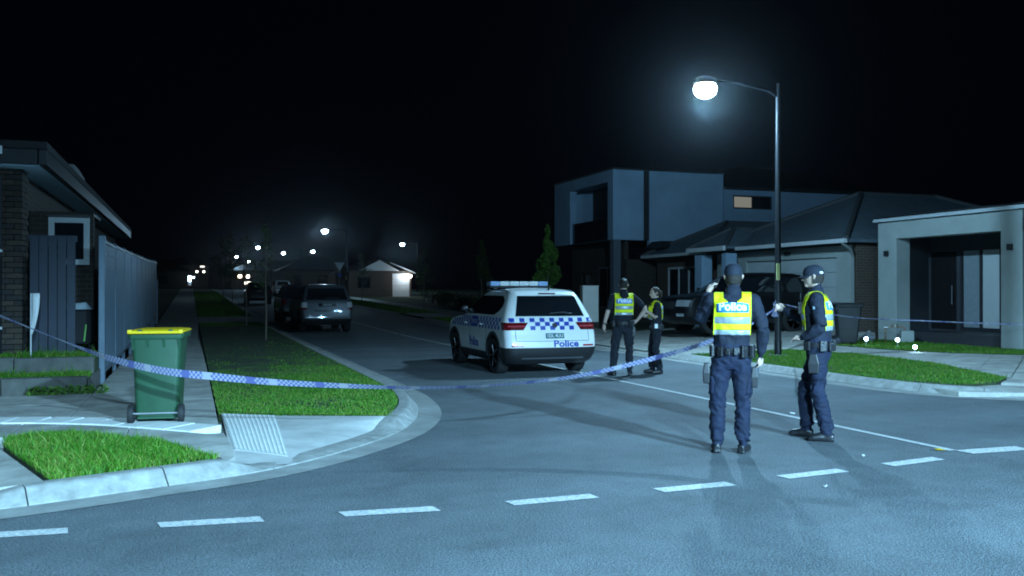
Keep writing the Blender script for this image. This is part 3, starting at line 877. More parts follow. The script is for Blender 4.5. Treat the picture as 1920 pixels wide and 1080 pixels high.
MB().box(-0.02, 0.69, 0.031, 0.07, 2.0, 2.10).build('top_rail', M_FENCE_DK, g)
MB().box(-0.02, 0.69, 0.031, 0.07, 0.12, 0.2).build('bottom_rail', M_FENCE_DK, g)
f2 = empty('boundary_fence', (-1.45, 40.6, gz(40.6)+0.1)); tag(f2, 'short pale fence return where the long fence ends', 'fence')
for k in range(3):
    MB().box(-2.2+k*0.75, -1.5+k*0.75+0.03, -0.02, 0.02, 0, 1.75).build('panel', M_FENCE, f2)
MB().box(0.06, 0.15, -0.05, 0.05, 0, 1.85).build('post', M_FENCE, f2)

# ---------------------------------------------------------------- rendered house at the right edge
h = empty('porch_house', (0, 0, 0)); tag(h, 'pale rendered house with square portal porch at the right edge', 'house')
X = 19.5
MB().box(X, X+0.5, 21.30, 22.05, 0.10, 3.64).build('pillar', M_REND_G, h, bevel=0.008)
MB().box(X, X+0.5, 17.02, 17.66, 0.10, 3.64).build('pillar', M_REND_G, h, bevel=0.008)
MB().box(X+0.003, X+0.497, 17.66, 21.30, 3.13, 3.637).build('lintel', M_REND_G, h, bevel=0.006)
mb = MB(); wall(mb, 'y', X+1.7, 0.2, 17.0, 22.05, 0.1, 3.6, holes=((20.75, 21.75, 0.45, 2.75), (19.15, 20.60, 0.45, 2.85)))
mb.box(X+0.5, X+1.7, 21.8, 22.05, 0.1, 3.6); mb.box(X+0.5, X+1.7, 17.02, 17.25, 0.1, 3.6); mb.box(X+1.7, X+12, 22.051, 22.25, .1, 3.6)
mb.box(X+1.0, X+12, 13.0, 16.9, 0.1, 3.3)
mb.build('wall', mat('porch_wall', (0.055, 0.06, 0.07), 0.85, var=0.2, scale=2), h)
MB().box(X+0.5, X+1.7, 17.26, 21.79, 3.3, 3.36).build('porch_ceiling', M_REND_G, h)
MB().box(X+0.25, X+1.7, 17.7, 21.28, 0.1, 0.42).build('porch_step', mat('dark_tile', (0.04, 0.04, 0.045), 0.5, var=0.2), h, bevel=0.01)
dr = MB().box(X+1.72, X+1.78, 20.78, 21.72, 0.45, 2.72).build('door', M_DOOR, h)
for k in range(3): MB().box(X+1.712, X+1.719, 20.92, 21.58, 0.7+k*0.62, 1.2+k*0.62).build('panel', M_DOOR, dr, bevel=0.003)
MB().tube([(X+1.66, 20.88, 1.2), (X+1.66, 20.88, 1.75)], 0.014, 8).build('handle', M_STEEL, dr)
sl = window(h, 'y', X+1.69, 19.15, 20.60, 0.45, 2.85, mull=1, fw=0.09, gm=(mat('blind_glass', (0.62, 0.66, 0.66), 0.4, var=0.05), M_FROST))
for y in (17.35, 21.66):
    w_ = MB().box(X-0.10, X-0.002, y-0.06, y+0.06, 2.62, 2.78).build('wall_light', M_BLACKPL, h, bevel=0.01)
hip_roof(h, X-0.06, X+14, 12.6, 22.12, 3.80, 0.30, M_ROOF_DK, 'x', 5.0, th=0.05)
gutter(h, [(X-0.08, 22.12, 3.69), (X-0.08, 16.8, 3.69)], mat('gutter_pale', (0.5, 0.54, 0.56), 0.5, var=0.05), h=0.09)
MB().box(X-0.05, X+0.2, 16.75, 16.98, 3.1, 3.45).build('rain_head', M_FRAME, h, bevel=0.01)
MB().tube([(X+0.08, 16.86, 0.1), (X+0.08, 16.86, 3.1)], 0.05, 8).build('downpipe', M_FRAME, h)

# ---------------------------------------------------------------- single-storey house with garage
h = empty('garage_house', (0, 0, 0)); tag(h, 'single storey house with grey hipped roof and pale garage door', 'house')
X = 19.0; G = 0.30
mb = MB(); wall(mb, 'y', X, 0.22, 22.6, 30.1, G-0.3, 3.0, holes=((23.3, 28.2, G, 2.65), (28.75, 29.75, G, 2.6)))
mb.build('wall', M_REND_G, h)
mb = MB(); wall(mb, 'y', X+0.4, 0.22, 30.1, 35.4, G-0.3, 3.0, holes=((32.0, 34.6, 0.7, 2.6),))
mb.build('brick_wall', M_BRICK_RD, h)
MB().box(X, X+10, 22.4, 22.599, 0, 3.0).build('end_wall', M_BRICK_RD, h)
MB().box(X+0.4, X+10, 35.401, 35.6, 0, 3.0).build('end_wall', M_BRICK_RD, h)
gd = empty('garage_door', (X+0.10, 23.3, G), 0, h)
for k in range(5):
    MB().box(0, 0.05, 0.01, 4.89, k*0.47+0.004, k*0.47+0.466).build('panel', M_GDOOR, gd, bevel=0.008)
dr = MB().box(X+0.12, X+0.17, 28.78, 29.72, G, 2.58).build('door', M_DOOR, h)
MB().tube([(X+0.08, 28.9, 1.25), (X+0.08, 28.9, 1.6)], 0.014, 6).build('handle', M_STEEL, dr)
window(h, 'y', X+0.38, 32.0, 34.6, 0.7, 2.6, fm=M_FRAME_W, mull=2, fw=0.08)
MB().box(X-0.9, X-0.45, 29.75, 30.25, 0.1, 2.95).build('pillar', M_REND_B, h, bevel=0.008)
MB().box(X-0.9, X-0.45, 28.1, 28.4, 0.1, 2.95).build('pillar', M_REND_B, h, bevel=0.008)
CAP = mat('ridge_tile', (0.06, 0.065, 0.07), 0.8, var=0.3, scale=9)
hip_roof(h, X-0.55, X+11, 22.2, 30.5, 3.16, 1.9, M_ROOF_GR, 'x', 4.1, CAP, th=0.1)
hip_roof(h, X-0.15, X+9, 30.55, 35.9, 3.14, 1.35, M_ROOF_GR, 'x', 2.6, CAP, th=0.1)
hip_roof(h, X-1.05, X+2.5, 27.9, 30.45, 3.19, 0.75, M_ROOF_GR, 'x', 1.2, CAP, name='porch_roof', th=0.08)
gutter(h, [(X-0.61, 27.9, 3.10), (X-0.61, 22.15, 3.10)])
gutter(h, [(X-0.20, 30.62, 3.08), (X-0.20, 35.9, 3.08), (X+1.2, 35.93, 3.08)])
gutter(h, [(X-1.11, 30.45, 3.12), (X-1.11, 27.9, 3.12)], h=0.16)
MB().tube([(X-0.6, 22.3, 3.02), (X-0.3, 22.3, 2.85), (X-0.08, 22.45, 2.6), (X-0.08, 22.45, 0.1)], 0.045, 8).build('downpipe', mat('downpipe_grey', (0.26, 0.28, 0.27), 0.6), h, smooth=40)
MB().box(X-0.12, X-0.003, 25.6, 25.8, 2.8, 2.9).build('sensor_light', M_BLACKPL, h, bevel=0.01)

# ---------------------------------------------------------------- two-storey house
h = empty('two_storey_house', (0, 0, 0)); tag(h, 'two storey pale house with framed upper balcony above the police car', 'house')
X, Y = 17.5, 36.1
mb = MB(); wall(mb, 'y', X, 0.35, Y, 42.9, 3.85, 6.95, holes=((36.65, 40.9, 3.86, 6.45),))
mb.box(X+0.35, 23.1, 42.6, 42.9, 3.85, 6.95); mb.box(X+0.351, 22.8, Y+0.3, 42.6, 6.75, 6.93)
mb.build('upper_frame', M_REND_B, h, bevel=0.01)
MB().box(X+0.353, 19.0, Y, Y+0.25, 3.85, 6.947).build('upper_wall', M_REND_B, h)
MB().box(19.0, 19.3, Y+0.06, Y+0.25, 3.85, 6.945).build('recess_strip', M_FRAME, h)
MB().box(19.3, 23.1, Y+0.001, Y+0.25, 3.0, 6.946).build('upper_wall', M_REND_B, h)
MB().box(X+0.353, 22.8, Y+0.3, 42.6, 3.86, 3.98).build('balcony_floor', M_FRAME, h)
mb = MB(); wall(mb, 'y', X+2.0, 0.2, Y+0.26, 42.6, 3.99, 6.74, holes=((37.4, 40.6, 4.0, 6.3),)); mb.build('balcony_wall', mat('clad_dark', (0.05, 0.055, 0.06), 0.8, var=0.2), h)
window(h, 'y', X+2.02, 37.4, 40.6, 4.0, 6.3, mull=2)
for k in range(3): MB().box(X+0.12, X+0.14, 36.7+k*1.4, 38.06+k*1.4, 3.9, 4.85).build('balustrade_glass', M_GLASS, h)
MB().box(X-0.03, 23.15, Y-0.03, 42.95, 6.955, 7.03).build('parapet_cap', M_FRAME, h)
mb = MB(); wall(mb, 'y', X+0.8, 0.2, Y+0.5, 42.5, 0, 3.84, holes=((37.4, 39.4, 0.8, 2.7), (40.3, 41.3, 0.1, 2.4)))
mb.build('brick_wall', M_BRICK_DK, h)
MB().box(X+0.8, 23.1, Y+0.3, Y+0.499, 0, 3.0).build('front_wall', M_BRICK_DK, h)
window(h, 'y', X+0.81, 37.4, 39.4, 0.8, 2.7)
MB().box(X+0.86, X+0.92, 40.32, 41.28, 0.1, 2.4).build('door', M_DOOR, h)
MB().box(X+0.05, X+0.40, Y+0.06, Y+0.42, 0, 3.845).build('pillar', mat('pillar_paint', (0.12, 0.14, 0.17), 0.8), h)
mb = MB(); wall(mb, 'x', 37.5, 0.25, 23.11, 33.0, 0, 6.45, holes=((24.55, 26.75, 5.55, 6.2),)); mb.build('rear_wall', M_REND_B, h)
window(h, 'x', 37.52, 24.55, 26.75, 5.55, 6.2, mull=1, fw=0.07, gm=(M_WARM, M_GLASS))
hip_roof(h, 22.9, 34, 37.1, 46, 6.6, 1.6, M_ROOF_DK, 'x', 4.4, th=0.12)
mb = MB(); mb.loft([[(19.0, 34.6, 3.42), (21.5, 34.6, 3.42), (21.5, 36.09, 3.42), (19.0, 36.09, 3.42)], [(19.4, 35.2, 3.78), (21.5, 35.2, 3.78), (21.5, 36.09, 3.78), (19.4, 36.09, 3.78)]])
mb.build('porch_roof', M_ROOF_DK, h)

# ---------------------------------------------------------------- gabled house up the street with a lit porch
gy = gz(89)
h = empty('gabled_house', (17.6, 89, gy)); tag(h, 'small brick house with pale gable and brightly lit porch up the street', 'house')
mb = MB(); wall(mb, 'x', 0, 0.25, -3.0, 3.2, 0, 2.65, holes=((-2.2, -0.9, 0.9, 2.1), (1.3, 3.05, 0.02, 2.4))); mb.box(-3.0, -2.75, 0.25, 9, 0, 2.65); mb.box(2.95, 3.2, 0.25, 9, 0, 2.65)
mb.build('wall', M_BRICK_RD, h)
window(h, 'x', 0.02, -2.2, -0.9, 0.9, 2.1)
gd = empty('garage_door', (0, 0, 0), 0, h)
for k in range(4): MB().box(1.32, 3.03, 0.06, 0.11, 0.03+k*0.59, 0.03+k*0.59+0.58).build('panel', M_WHITE, gd)
mb = MB(); mb.add([(-2.0, 0.0, 2.66), (2.0, 0.0, 2.66), (0, 0.0, 3.72), (-2.0, 0.2, 2.66), (2.0, 0.2, 2.66), (0, 0.2, 3.72)], [(0, 1, 2), (5, 4, 3), (0, 3, 4, 1), (1, 4, 5, 2), (2, 5, 3, 0)])
mb.build('gable', M_FRAME_W, h)
mb = MB()
for s in (-1, 1):
    a = [(s*3.6, -0.35, 2.45), (0, -0.35, 3.98), (0, -0.35, 3.88), (s*3.6, -0.35, 2.35)]
    mb.loft([a if s > 0 else a[::-1], [(p[0], 9, p[2]) for p in (a if s > 0 else a[::-1])]])
mb.build('roof', M_ROOF_DK, h)
gutter(h, [(1.0, -0.4, 3.45), (3.6, -0.4, 2.42)], h=0.1, name='barge_board')
lt = MB(); lt.ball((3.12, -0.14, 2.12), (0.09, 0.09, 0.13)); lt.build('porch_light', mat('porch_globe', (1, .95, .85), 0.4, emit=(1.0, 0.93, 0.80), estr=45), h)
ld = bpy.data.lights.new('porch_light_glow', 'POINT'); ld.energy = 70; ld.color = (0.75, 0.88, 1.0); ld.shadow_soft_size = 0.1
lo = bpy.data.objects.new('porch_light_glow', ld); COL.objects.link(lo); lo.parent = h; lo.location = (2.5, -0.7, 2.2)

# ---------------------------------------------------------------- far houses, each with its own lit windows
def far_house(x, y, w, dp, hh, rise, wallm, label, lights, axis='x'):
    z = gz(y) + 0.05
    h = empty('far_house', (x, y, z)); tag(h, label, 'house', 'dark houses far up the street')
    MB().box(-w/2, w/2, 0, dp, 0, hh).build('wall', wallm, h)
    hip_roof(h, -w/2-.4, w/2+.4, -.4, dp+.4, hh+.1, rise, M_ROOF_DK, axis, min(w, dp)*0.45)
    for (lx, lz, lw, lh, c, s) in lights:
        MB().box(lx-lw/2, lx+lw/2, -0.05, 0.02, lz-lh/2, lz+lh/2).build('lit_window', mat('lit_%s_%g' % ('_'.join('%g' % q for q in c), s), (0.8, 0.8, 0.8), 0.5, emit=c, estr=s), h)
    for wx in (-w*0.3, w*0.05):
        MB().box(wx-0.6, wx+0.6, -0.04, 0.02, 0.9, 2.1).build('window', M_GLASS, h)
    return h
WARM, COOL = (1.0, 0.75, 0.5), (0.6, 0.8, 1.0)
far_house(15.5, 118, 9, 8, 2.7, 1.8, M_BRICK_RD, 'far low house left of the gabled one with two warm porch lamps', [(2.6, 1.75, 0.32, 0.5, WARM, 14), (3.1, 1.75, 0.32, 0.5, WARM, 14)])
far_house(14.8, 170, 16, 10, 3.4, 2.0, M_BRICK_DK, 'far wide pale house behind the silver car roof', [(-6.5, 2.4, 0.6, 0.5, WARM, 9), (-5.2, 2.4, 0.6, 0.5, (1, .9, .75), 16), (-5.2, 1.2, 1.2, 0.5, (1, .9, .75), 3)])
far_house(-4.5, 150, 8, 9, 2.8, 1.9, M_BRICK_DK, 'far house on the left with a small cool lit window', [(4.3, 1.7, 0.4, 0.9, COOL, 14), (4.8, 1.9, 0.5, 0.3, COOL, 5)])
far_house(-1.0, 205, 9, 9, 5.2, 1.9, M_BRICK_DK, 'farthest house on the left with dim upper windows', [(2.2, 3.9, 0.4, 0.4, (1, .95, .85), 6), (3.6, 3.9, 0.4, 0.4, (1, .95, .85), 6), (3.3, 5.0, 0.9, 0.4, (1, .95, .85), 1.5)])
# ================================================================== VEHICLES
M_CARGLASS = mat('car_glass', (0.008, 0.010, 0.013), 0.04, spec=0.9, coat=0.5)
M_TAIL = mat('tail_lamp_red', (0.15, 0.006, 0.009), 0.12, spec=0.8, coat=1.0, var=0.35, scale=22)
M_TAILC = mat('tail_lamp_clear', (0.55, 0.55, 0.56), 0.12, coat=1.0, var=0.3, scale=30)
M_HEAD = mat('head_lamp', (0.55, 0.58, 0.60), 0.08, metal=0.6, coat=1.0)
M_RIM = mat('alloy_rim', (0.30, 0.31, 0.33), 0.35, metal=0.9, var=0.2, scale=12)
M_CHROME = mat('chrome', (0.75, 0.76, 0.78), 0.10, metal=1.0)
M_WPAINT = mat('white_car_paint', (0.84, 0.85, 0.84), 0.32, coat=0.8, var=0.07, scale=2.2)
M_SILVER = mat('silver_car_paint', (0.085, 0.10, 0.115), 0.42, metal=0.35, coat=0.4, var=0.08, scale=3)
M_BLKPAINT = mat('black_car_paint', (0.005, 0.005, 0.006), 0.35, coat=0.25, spec=0.25, var=0.2, scale=3)
M_DKPAINT = mat('dark_blue_car_paint', (0.018, 0.022, 0.032), 0.28, coat=0.9, var=0.2, scale=3)
M_CHECK = mat('check_blue', (0.012, 0.045, 0.36), 0.4, var=0.12, scale=14)
M_UNDER = mat('wheel_well', (0.008, 0.008, 0.009), 0.9)

class Car:
    """body lofted from horizontal slices: (z, rear, front, half width, rear corner radius, front corner radius)"""
    def __init__(s, name, slices, crown=0.05, fcrown=0.16, wheels=(0.89, 3.57), wr=0.35, tw=0.225, track=0.79):
        s.S = np.array(slices, float); s.name = name
        s.crown, s.fcrown = crown, fcrown; s.wheels, s.wr, s.tw, s.track = wheels, wr, tw, track
        zs = np.linspace(s.S[0, 0], s.S[-1, 0], 90)
        A = np.stack([np.interp(zs, s.S[:, 0], s.S[:, k]) for k in range(1, 6)], 1)
        for _ in range(2):
            B = A.copy(); B[1:-1] = (A[:-2] + 2*A[1:-1] + A[2:])/4; A = B
        s.zs, s.A = zs, A
        s.L = s.S[:, 2].max()
    def par(s, z): return [float(np.interp(z, s.zs, s.A[:, k])) for k in range(5)]
    def P(s, t, z, side=1):
        """t 0..6 round half the ring from the middle of the rear to the middle of the front"""
        yr, yf, w, rr, rf = s.par(z)
        rr = min(rr, w*0.9); rf = min(rf, w*0.9)
        xr, xf = w-rr, w-rf
        ysr, ysf = yr+s.crown+rr, yf-s.fcrown-rf
        if t <= 1: x = xr*t; y = yr + s.crown*t*t
        elif t <= 2: a = (t-1)*math.pi/2; x = xr + rr*math.sin(a); y = ysr - rr*math.cos(a)
        elif t <= 4: x = w; y = ysr + (ysf-ysr)*(t-2)/2
        elif t <= 5: a = (t-4)*math.pi/2; x = xf + rf*math.cos(a); y = ysf + rf*math.sin(a)
        else: u = 6-t; x = xf*u; y = yf - s.fcrown*u*u
        return Vector((side*x, y - s.L/2, z))
    def t_of_y(s, y, z):
        yr, yf, w, rr, rf = s.par(z); a = yr+s.crown+rr; b = yf-s.fcrown-rf
        return min(max(2+2*(y-a)/(b-a), 1.3), 4.6)
    def t_of_x(s, x, z):
        yr, yf, w, rr, rf = s.par(z); xr = w-rr
        return x/xr if x <= xr else 1 + math.asin(min(1, (x-xr)/rr))*2/math.pi
    def N(s, t, z, side=1):
        e = 0.01
        a = s.P(min(t+e, 6), z, side)-s.P(max(t-e, 0), z, side); b = s.P(t, z+e, side)-s.P(t, z-e, side)
        n = a.cross(b)*side
        return n.normalized() if n.length > 1e-9 else Vector((0, 0, 1))
    def on(s, t, z, off, side=1): return s.P(t, z, side) + s.N(t, z, side)*off
    def body(s, parent, paint, name='body'):
        ts = [0, .25, .5, .75, 1, 1.2, 1.4, 1.6, 1.8, 2] + list(np.linspace(2, 4, 30)[1:]) + [4.2, 4.4, 4.6, 4.8, 5, 5.25, 5.5, 5.75, 6]
        rings = []
        for z in s.zs:
            r = [s.P(t, z, 1) for t in ts] + [s.P(t, z, -1) for t in ts[::-1][1:-1]]
            rings.append(r)
        b = MB(); b.loft(rings)
        o = b.build(name, paint, parent, smooth=32)
        # cut the wheel arches
        me = o.data; me.materials.append(M_UNDER)
        for y in s.wheels:
            for sd in (-1, 1):
                c = MB(); c.lathe([(s.wr+0.065, -0.40), (s.wr+0.065, 0.40)], 28, (sd*(s.track+0.12), y-s.L/2, s.wr), 'x')
                co = c.build('cutter', M_UNDER, parent)
                bo = o.modifiers.new('arch', 'BOOLEAN'); bo.operation = 'DIFFERENCE'; bo.object = co; bo.solver = 'EXACT'; bo.material_mode = 'TRANSFER'
        apply_mods(o)
        o.data.polygons.foreach_set('use_smooth', [True]*len(o.data.polygons)); o.data.set_sharp_from_angle(angle=R(32))
        for c in [c for c in parent.children if c.name.startswith('cutter')]:
            d = c.data; bpy.data.objects.remove(c); bpy.data.meshes.remove(d)
        o.name = name
        return o
    def wheels_(s, parent):
        for y in s.wheels:
            for sd in (-1, 1):
                w = empty('wheel', (sd*s.track, y-s.L/2, s.wr), 0, parent)
                r = s.wr; h = s.tw/2
                b = MB(); b.lathe([(r*0.66, -h), (r*0.93, -h), (r, -h*0.75), (r, h*0.75), (r*0.93, h), (r*0.66, h), (r*0.62, h*0.6), (r*0.62, -h*0.6), (r*0.66, -h)], 28, axis='x')
                b.build('tyre', M_RUBBER, w, smooth=40)
                b = MB()
                b.lathe([(r*0.66, sd*h*0.95), (r*0.60, sd*h*0.80), (r*0.58, -sd*h*0.6), (0.001, -sd*h*0.6)], 24, axis='x')
                for k in range(5):
                    a = k*2*math.pi/5
                    c, q = math.cos(a), math.sin(a)
                    p0, p1 = Vector((sd*h*0.62, c*0.03, q*0.03)), Vector((sd*h*0.86, c*r*0.62, q*r*0.62))
                    b.tube([p0, p1], [(0.016, 0.05), (0.014, 0.034)], 6)
                b.lathe([(0.06, sd*h*0.5), (0.055, sd*h*0.8), (0.001, sd*h*0.82)], 12, axis='x')
                b.build('rim', M_RIM, w, smooth=40)
    def patch(s, b, side, z0, z1, ta, tb, off, nz=6, nt=12):
        """surface patch; ta/tb: functions of z giving the t range"""
        rows = []
        for z in np.linspace(z0, z1, nz+1):
            a, c = ta(z), tb(z)
            rows.append([s.on(a+(c-a)*k/nt, z, off, side) for k in range(nt+1)])
        b.grid(rows, flip=(side < 0))
        return b
    def rear_patch(s, b, z0, z1, xa, xb, off, nz=4, nx=10):
        """patch across the rear from x=xa(z) to xb(z) (signed)"""
        rows = []
        for z in np.linspace(z0, z1, nz+1):
            a, c = (xa(z) if callable(xa) else xa), (xb(z) if callable(xb) else xb); row = []
            for k in range(nx+1):
                x = a+(c-a)*k/nx; sd = 1 if x >= 0 else -1
                row.append(s.on(s.t_of_x(abs(x), z), z, off, sd))
            rows.append(row)
        b.grid(rows)
        return b
    def rear_text(s, txt, size, x0, z0, off, m, parent, bold=0.0, stretch=1.0, name='lettering'):
        vs, fs = text_mesh(txt, size, bold)
        b = MB(); out = []
        for x, y, _ in vs:
            X = x0 + x*stretch; z = z0 + y; sd = 1 if X >= 0 else -1
            out.append(s.on(s.t_of_x(abs(X), z), z, off, sd))
        b.add(out, fs); return b.build(name, m, parent)
    def side_text(s, txt, size, y0, z0, off, side, m, parent, bold=0.0, name='lettering'):
        vs, fs = text_mesh(txt, size, bold)
        b = MB(); out = []
        for x, y, _ in vs:
            Y = y0 - x*(-1 if side > 0 else 1); z = z0 + y
            out.append(s.on(s.t_of_y(Y, z), z, off, side))
        b.add(out, fs); return b.build(name, m, parent)

def common(c, t, paint, zb, zt, rear_glass, dlo, hood):
    """parts every car has: body, wheels, glass, mirrors"""
    c.body(t, paint); c.wheels_(t)
    (zr0, zr1, xw0, xw1) = rear_glass
    b = MB(); c.rear_patch(b, zr0, zr1, lambda z: -(xw0+(xw1-xw0)*(z-zr0)/(zr1-zr0)), lambda z: (xw0+(xw1-xw0)*(z-zr0)/(zr1-zr0)), 0.006, 8, 16)
    rg = b.build('rear_window', M_CARGLASS, t, smooth=60)
    b = MB()
    xa, xb_, zz = -xw0*0.05, xw0*0.62, zr0+0.04
    pts = []
    for k in range(8):
        x = xa+(xb_-xa)*k/7; z = zz + 0.02*math.sin(k/7*math.pi)
        pts.append(c.on(c.t_of_x(abs(x), z), z, 0.02, 1 if x >= 0 else -1))
    b.tube(pts, 0.009, 6); b.build('wiper', M_BLACKPL, rg)
    for sd in (-1, 1):
        b = MB(); c.patch(b, sd, zb, zt, lambda z: c.t_of_y(dlo(z)[0], z), lambda z: c.t_of_y(dlo(z)[1], z), 0.006, 10, 20)
        b.build('side_windows', M_CARGLASS, t, smooth=60)
        b = MB(); m_ = c.on(c.t_of_y(dlo(zb)[1]-0.12, zb+0.03), zb+0.03, 0.10, sd)
        b.ball(m_, (0.085, 0.05, 0.06), 10, 6)
        b.tube([c.on(c.t_of_y(dlo(zb)[1]-0.12, zb), zb-0.01, -0.02, sd), m_], 0.025, 6)
        b.build('mirror', M_BLACKPL, t, smooth=50)
    b = MB(); c.patch(b, 1, hood[0], hood[1], lambda z: 5.02, lambda z: 6.0, 0.006, 8, 8); c.patch(b, -1, hood[0], hood[1], lambda z: 5.02, lambda z: 6.0, 0.006, 8, 8)
    b.build('windscreen', M_CARGLASS, t, smooth=60)

# ---------------------------------------------------------------- marked police car
pc = Car('police_car', [
    (0.22, 0.20, 4.25, 0.78, 0.22, 0.30), (0.30, 0.08, 4.38, 0.87, 0.20, 0.32), (0.42, 0.02, 4.46, 0.905, 0.18, 0.34), (0.55, 0.0, 4.49, 0.918, 0.17, 0.36),
    (0.66, 0.02, 4.49, 0.92, 0.16, 0.36), (0.78, 0.055, 4.47, 0.922, 0.15, 0.36), (0.92, 0.085, 4.40, 0.918, 0.15, 0.36), (1.00, 0.11, 4.22, 0.905, 0.15, 0.36),
    (1.05, 0.13, 3.75, 0.89, 0.15, 0.34), (1.09, 0.15, 3.30, 0.875, 0.15, 0.3), (1.28, 0.26, 2.93, 0.805, 0.15, 0.25), (1.42, 0.34, 2.66, 0.745, 0.15, 0.22),
    (1.52, 0.40, 2.45, 0.70, 0.16, 0.2), (1.58, 0.47, 2.28, 0.655, 0.18, 0.2), (1.62, 0.62, 2.10, 0.58, 0.2, 0.2), (1.645, 0.85, 1.85, 0.44, 0.2, 0.2), (1.655, 1.15, 1.6, 0.25, .1, .1)])
t = empty('police_car', (6.42, 18.0, 0), R(0)); tag(t, 'white police car with blue check bands and roof light bar', 'police car')
def dlo_p(z):
    a = np.interp(z, [1.13, 1.20, 1.30, 1.42, 1.50], [0.98, 0.76, 0.62, 0.66, 0.85]); b_ = np.interp(z, [1.13, 1.30, 1.50], [3.02, 2.72, 2.28]); return float(a), float(b_)
common(pc, t, M_WPAINT, 1.13, 1.50, (1.115, 1.50, 0.70, 0.585), dlo_p, (1.13, 1.5))
# dark lower cladding round the sills and bumper
b = MB(); pc.rear_patch(b, 0.23, 0.535, lambda z: -(pc.par(z)[2]-pc.par(z)[3]), lambda z: (pc.par(z)[2]-pc.par(z)[3]), 0.012, 5, 20)
for sd in (-1, 1): pc.patch(b, sd, 0.23, 0.535, lambda z: 1.0, lambda z: pc.t_of_y(0.50, z), 0.012, 5, 10)
b.build('bumper', M_BLACKPL, t, smooth=40)
for sd in (-1, 1):
    b = MB(); pc.patch(b, sd, 0.24, 0.40, lambda z: pc.t_of_y(1.33, z), lambda z: pc.t_of_y(3.13, z), 0.012, 3, 16); b.build('sill', M_BLACKPL, t, smooth=40)
    for y in pc.wheels:
        b = MB(); rows = []
        for k in range(19):
            a = math.pi*k/18
            row = []
            for q, off in ((0.062, 0.0), (0.066, 0.016), (0.115, 0.014), (0.12, 0.0)):
                yy, zz = y + math.cos(a)*(pc.wr+q), pc.wr + math.sin(a)*(pc.wr+q)
                row.append(pc.on(pc.t_of_y(yy, max(zz, .24)), max(zz, 0.24), off, sd))
            rows.append(row)
        b.grid(rows, flip=(sd > 0)); b.build('arch_trim', M_BLACKPL, t, smooth=50)
    b = MB(); pc.rear_patch(b, 0.86, 1.00, lambda z: sd*(0.48+0.10*(1.0-z)/0.14), lambda z: sd*0.9155, 0.010, 4, 12)
    pc.patch(b, sd, 0.86, 1.00, lambda z: 1.72, lambda z: pc.t_of_y(0.42-0.1*(1-z)/0.14, z), 0.010, 4, 6)
    tl = b.build('tail_light', M_TAIL, t, smooth=50)
    b = MB(); pc.rear_patch(b, 0.915, 0.945, sd*0.54, sd*0.86, 0.014, 1, 8); b.build('reverse_lamp', mat('tail_lamp_pink', (0.45, 0.05, 0.06), 0.1, coat=1.0), tl)
    b = MB(); pc.patch(b, sd, 0.72, 0.90, lambda z: 4.45, lambda z: 5.2, 0.008, 4, 8); b.build('headlight', M_HEAD, t, smooth=50)
    b = MB(); pc.rear_patch(b, 0.555, 0.585, sd*0.60, sd*0.82, 0.010, 1, 4); b.build('reflector', mat('red_reflector', (0.4, 0.02, 0.02), 0.2), t)
    for y in (1.55, 2.62):
        b = MB(); p = [pc.on(pc.t_of_y(y+k*0.05, 0.93), 0.93, 0.03 if 0 < k < 4 else 0.0, sd) for k in range(5)]; b.tube(p, 0.014, 6); b.build('door_handle', M_WPAINT, t, smooth=50)
    for y0, y1 in ((1.32, 1.325), (2.40, 2.405)):
        b = MB(); pc.patch(b, sd, 0.42, 1.12, lambda z: pc.t_of_y(y0-0.004, z), lambda z: pc.t_of_y(y1+0.004, z), 0.003, 6, 1); b.build('door_gap', M_UNDER, t)
    b = MB(); b.tube([pc.on(pc.t_of_y(y, 1.575), 1.575, off, sd) for y, off in ((0.75, 0.0), (0.85, 0.045), (1.6, 0.05), (2.1, 0.045), (2.2, 0.0))], 0.014, 6); b.build('roof_rail', M_BLACKPL, t, smooth=50)
b = MB(); pc.rear_patch(b, 1.505, 1.55, -0.60, 0.60, 0.03, 3, 12); b.build('spoiler', M_WPAINT, t, smooth=40)
b = MB(); pc.rear_patch(b, 1.512, 1.532, -0.17, 0.17, 0.036, 1, 6); b.build('brake_lamp', mat('brake_lens', (0.10, 0.01, 0.012), 0.15), t)
# blue squares of the check bands
b = MB()
for r_ in range(3):
    z1 = 1.085-r_*0.074; z0 = z1-0.074
    for k in range(-8, 9):
        if (k+r_) % 2: continue
        x = k*0.098
        if abs(x) > 0.80 or (r_ > 0 and abs(x) > 0.46): continue
        pc.rear_patch(b, z0, z1, x-0.049, x+0.049, 0.0035, 1, 2)
b.build('check_band', M_CHECK, t)['kind'] = 'stuff'
for sd in (-1, 1):
    b = MB()
    for r_ in range(3):
        z1 = 1.085-r_*0.075; z0 = z1-0.075
        for k in range(0, 34):
            if (k+r_) % 2: continue
            y = 0.55+k*0.098
            if y > 3.75 or (1.9 < y < 2.35 and r_ < 3): continue
            if (r_ > 0 and y < 0.5): continue
            pc.patch(b, sd, z0, z1, lambda z: pc.t_of_y(y-0.049, z), lambda z: pc.t_of_y(y+0.049, z), 0.0035, 1, 1)
    pc.patch(b, sd, 0.87, 1.08, lambda z: pc.t_of_y(1.90, z), lambda z: pc.t_of_y(2.36, z), 0.0030, 2, 4)
    b.build('check_band', M_CHECK, t)['kind'] = 'stuff'
    pc.side_text('POLICE', 0.11, 2.13, 0.975, 0.006, sd, M_LETTER_W, t, 0.002)
    pc.side_text('Police', 0.26, 2.15, 0.56, 0.004, sd, M_CHECK, t, 0.008)
pc.rear_text('Police', 0.165, 0.25, 0.60, 0.004, M_CHECK, t, 0.0055, 1.30)
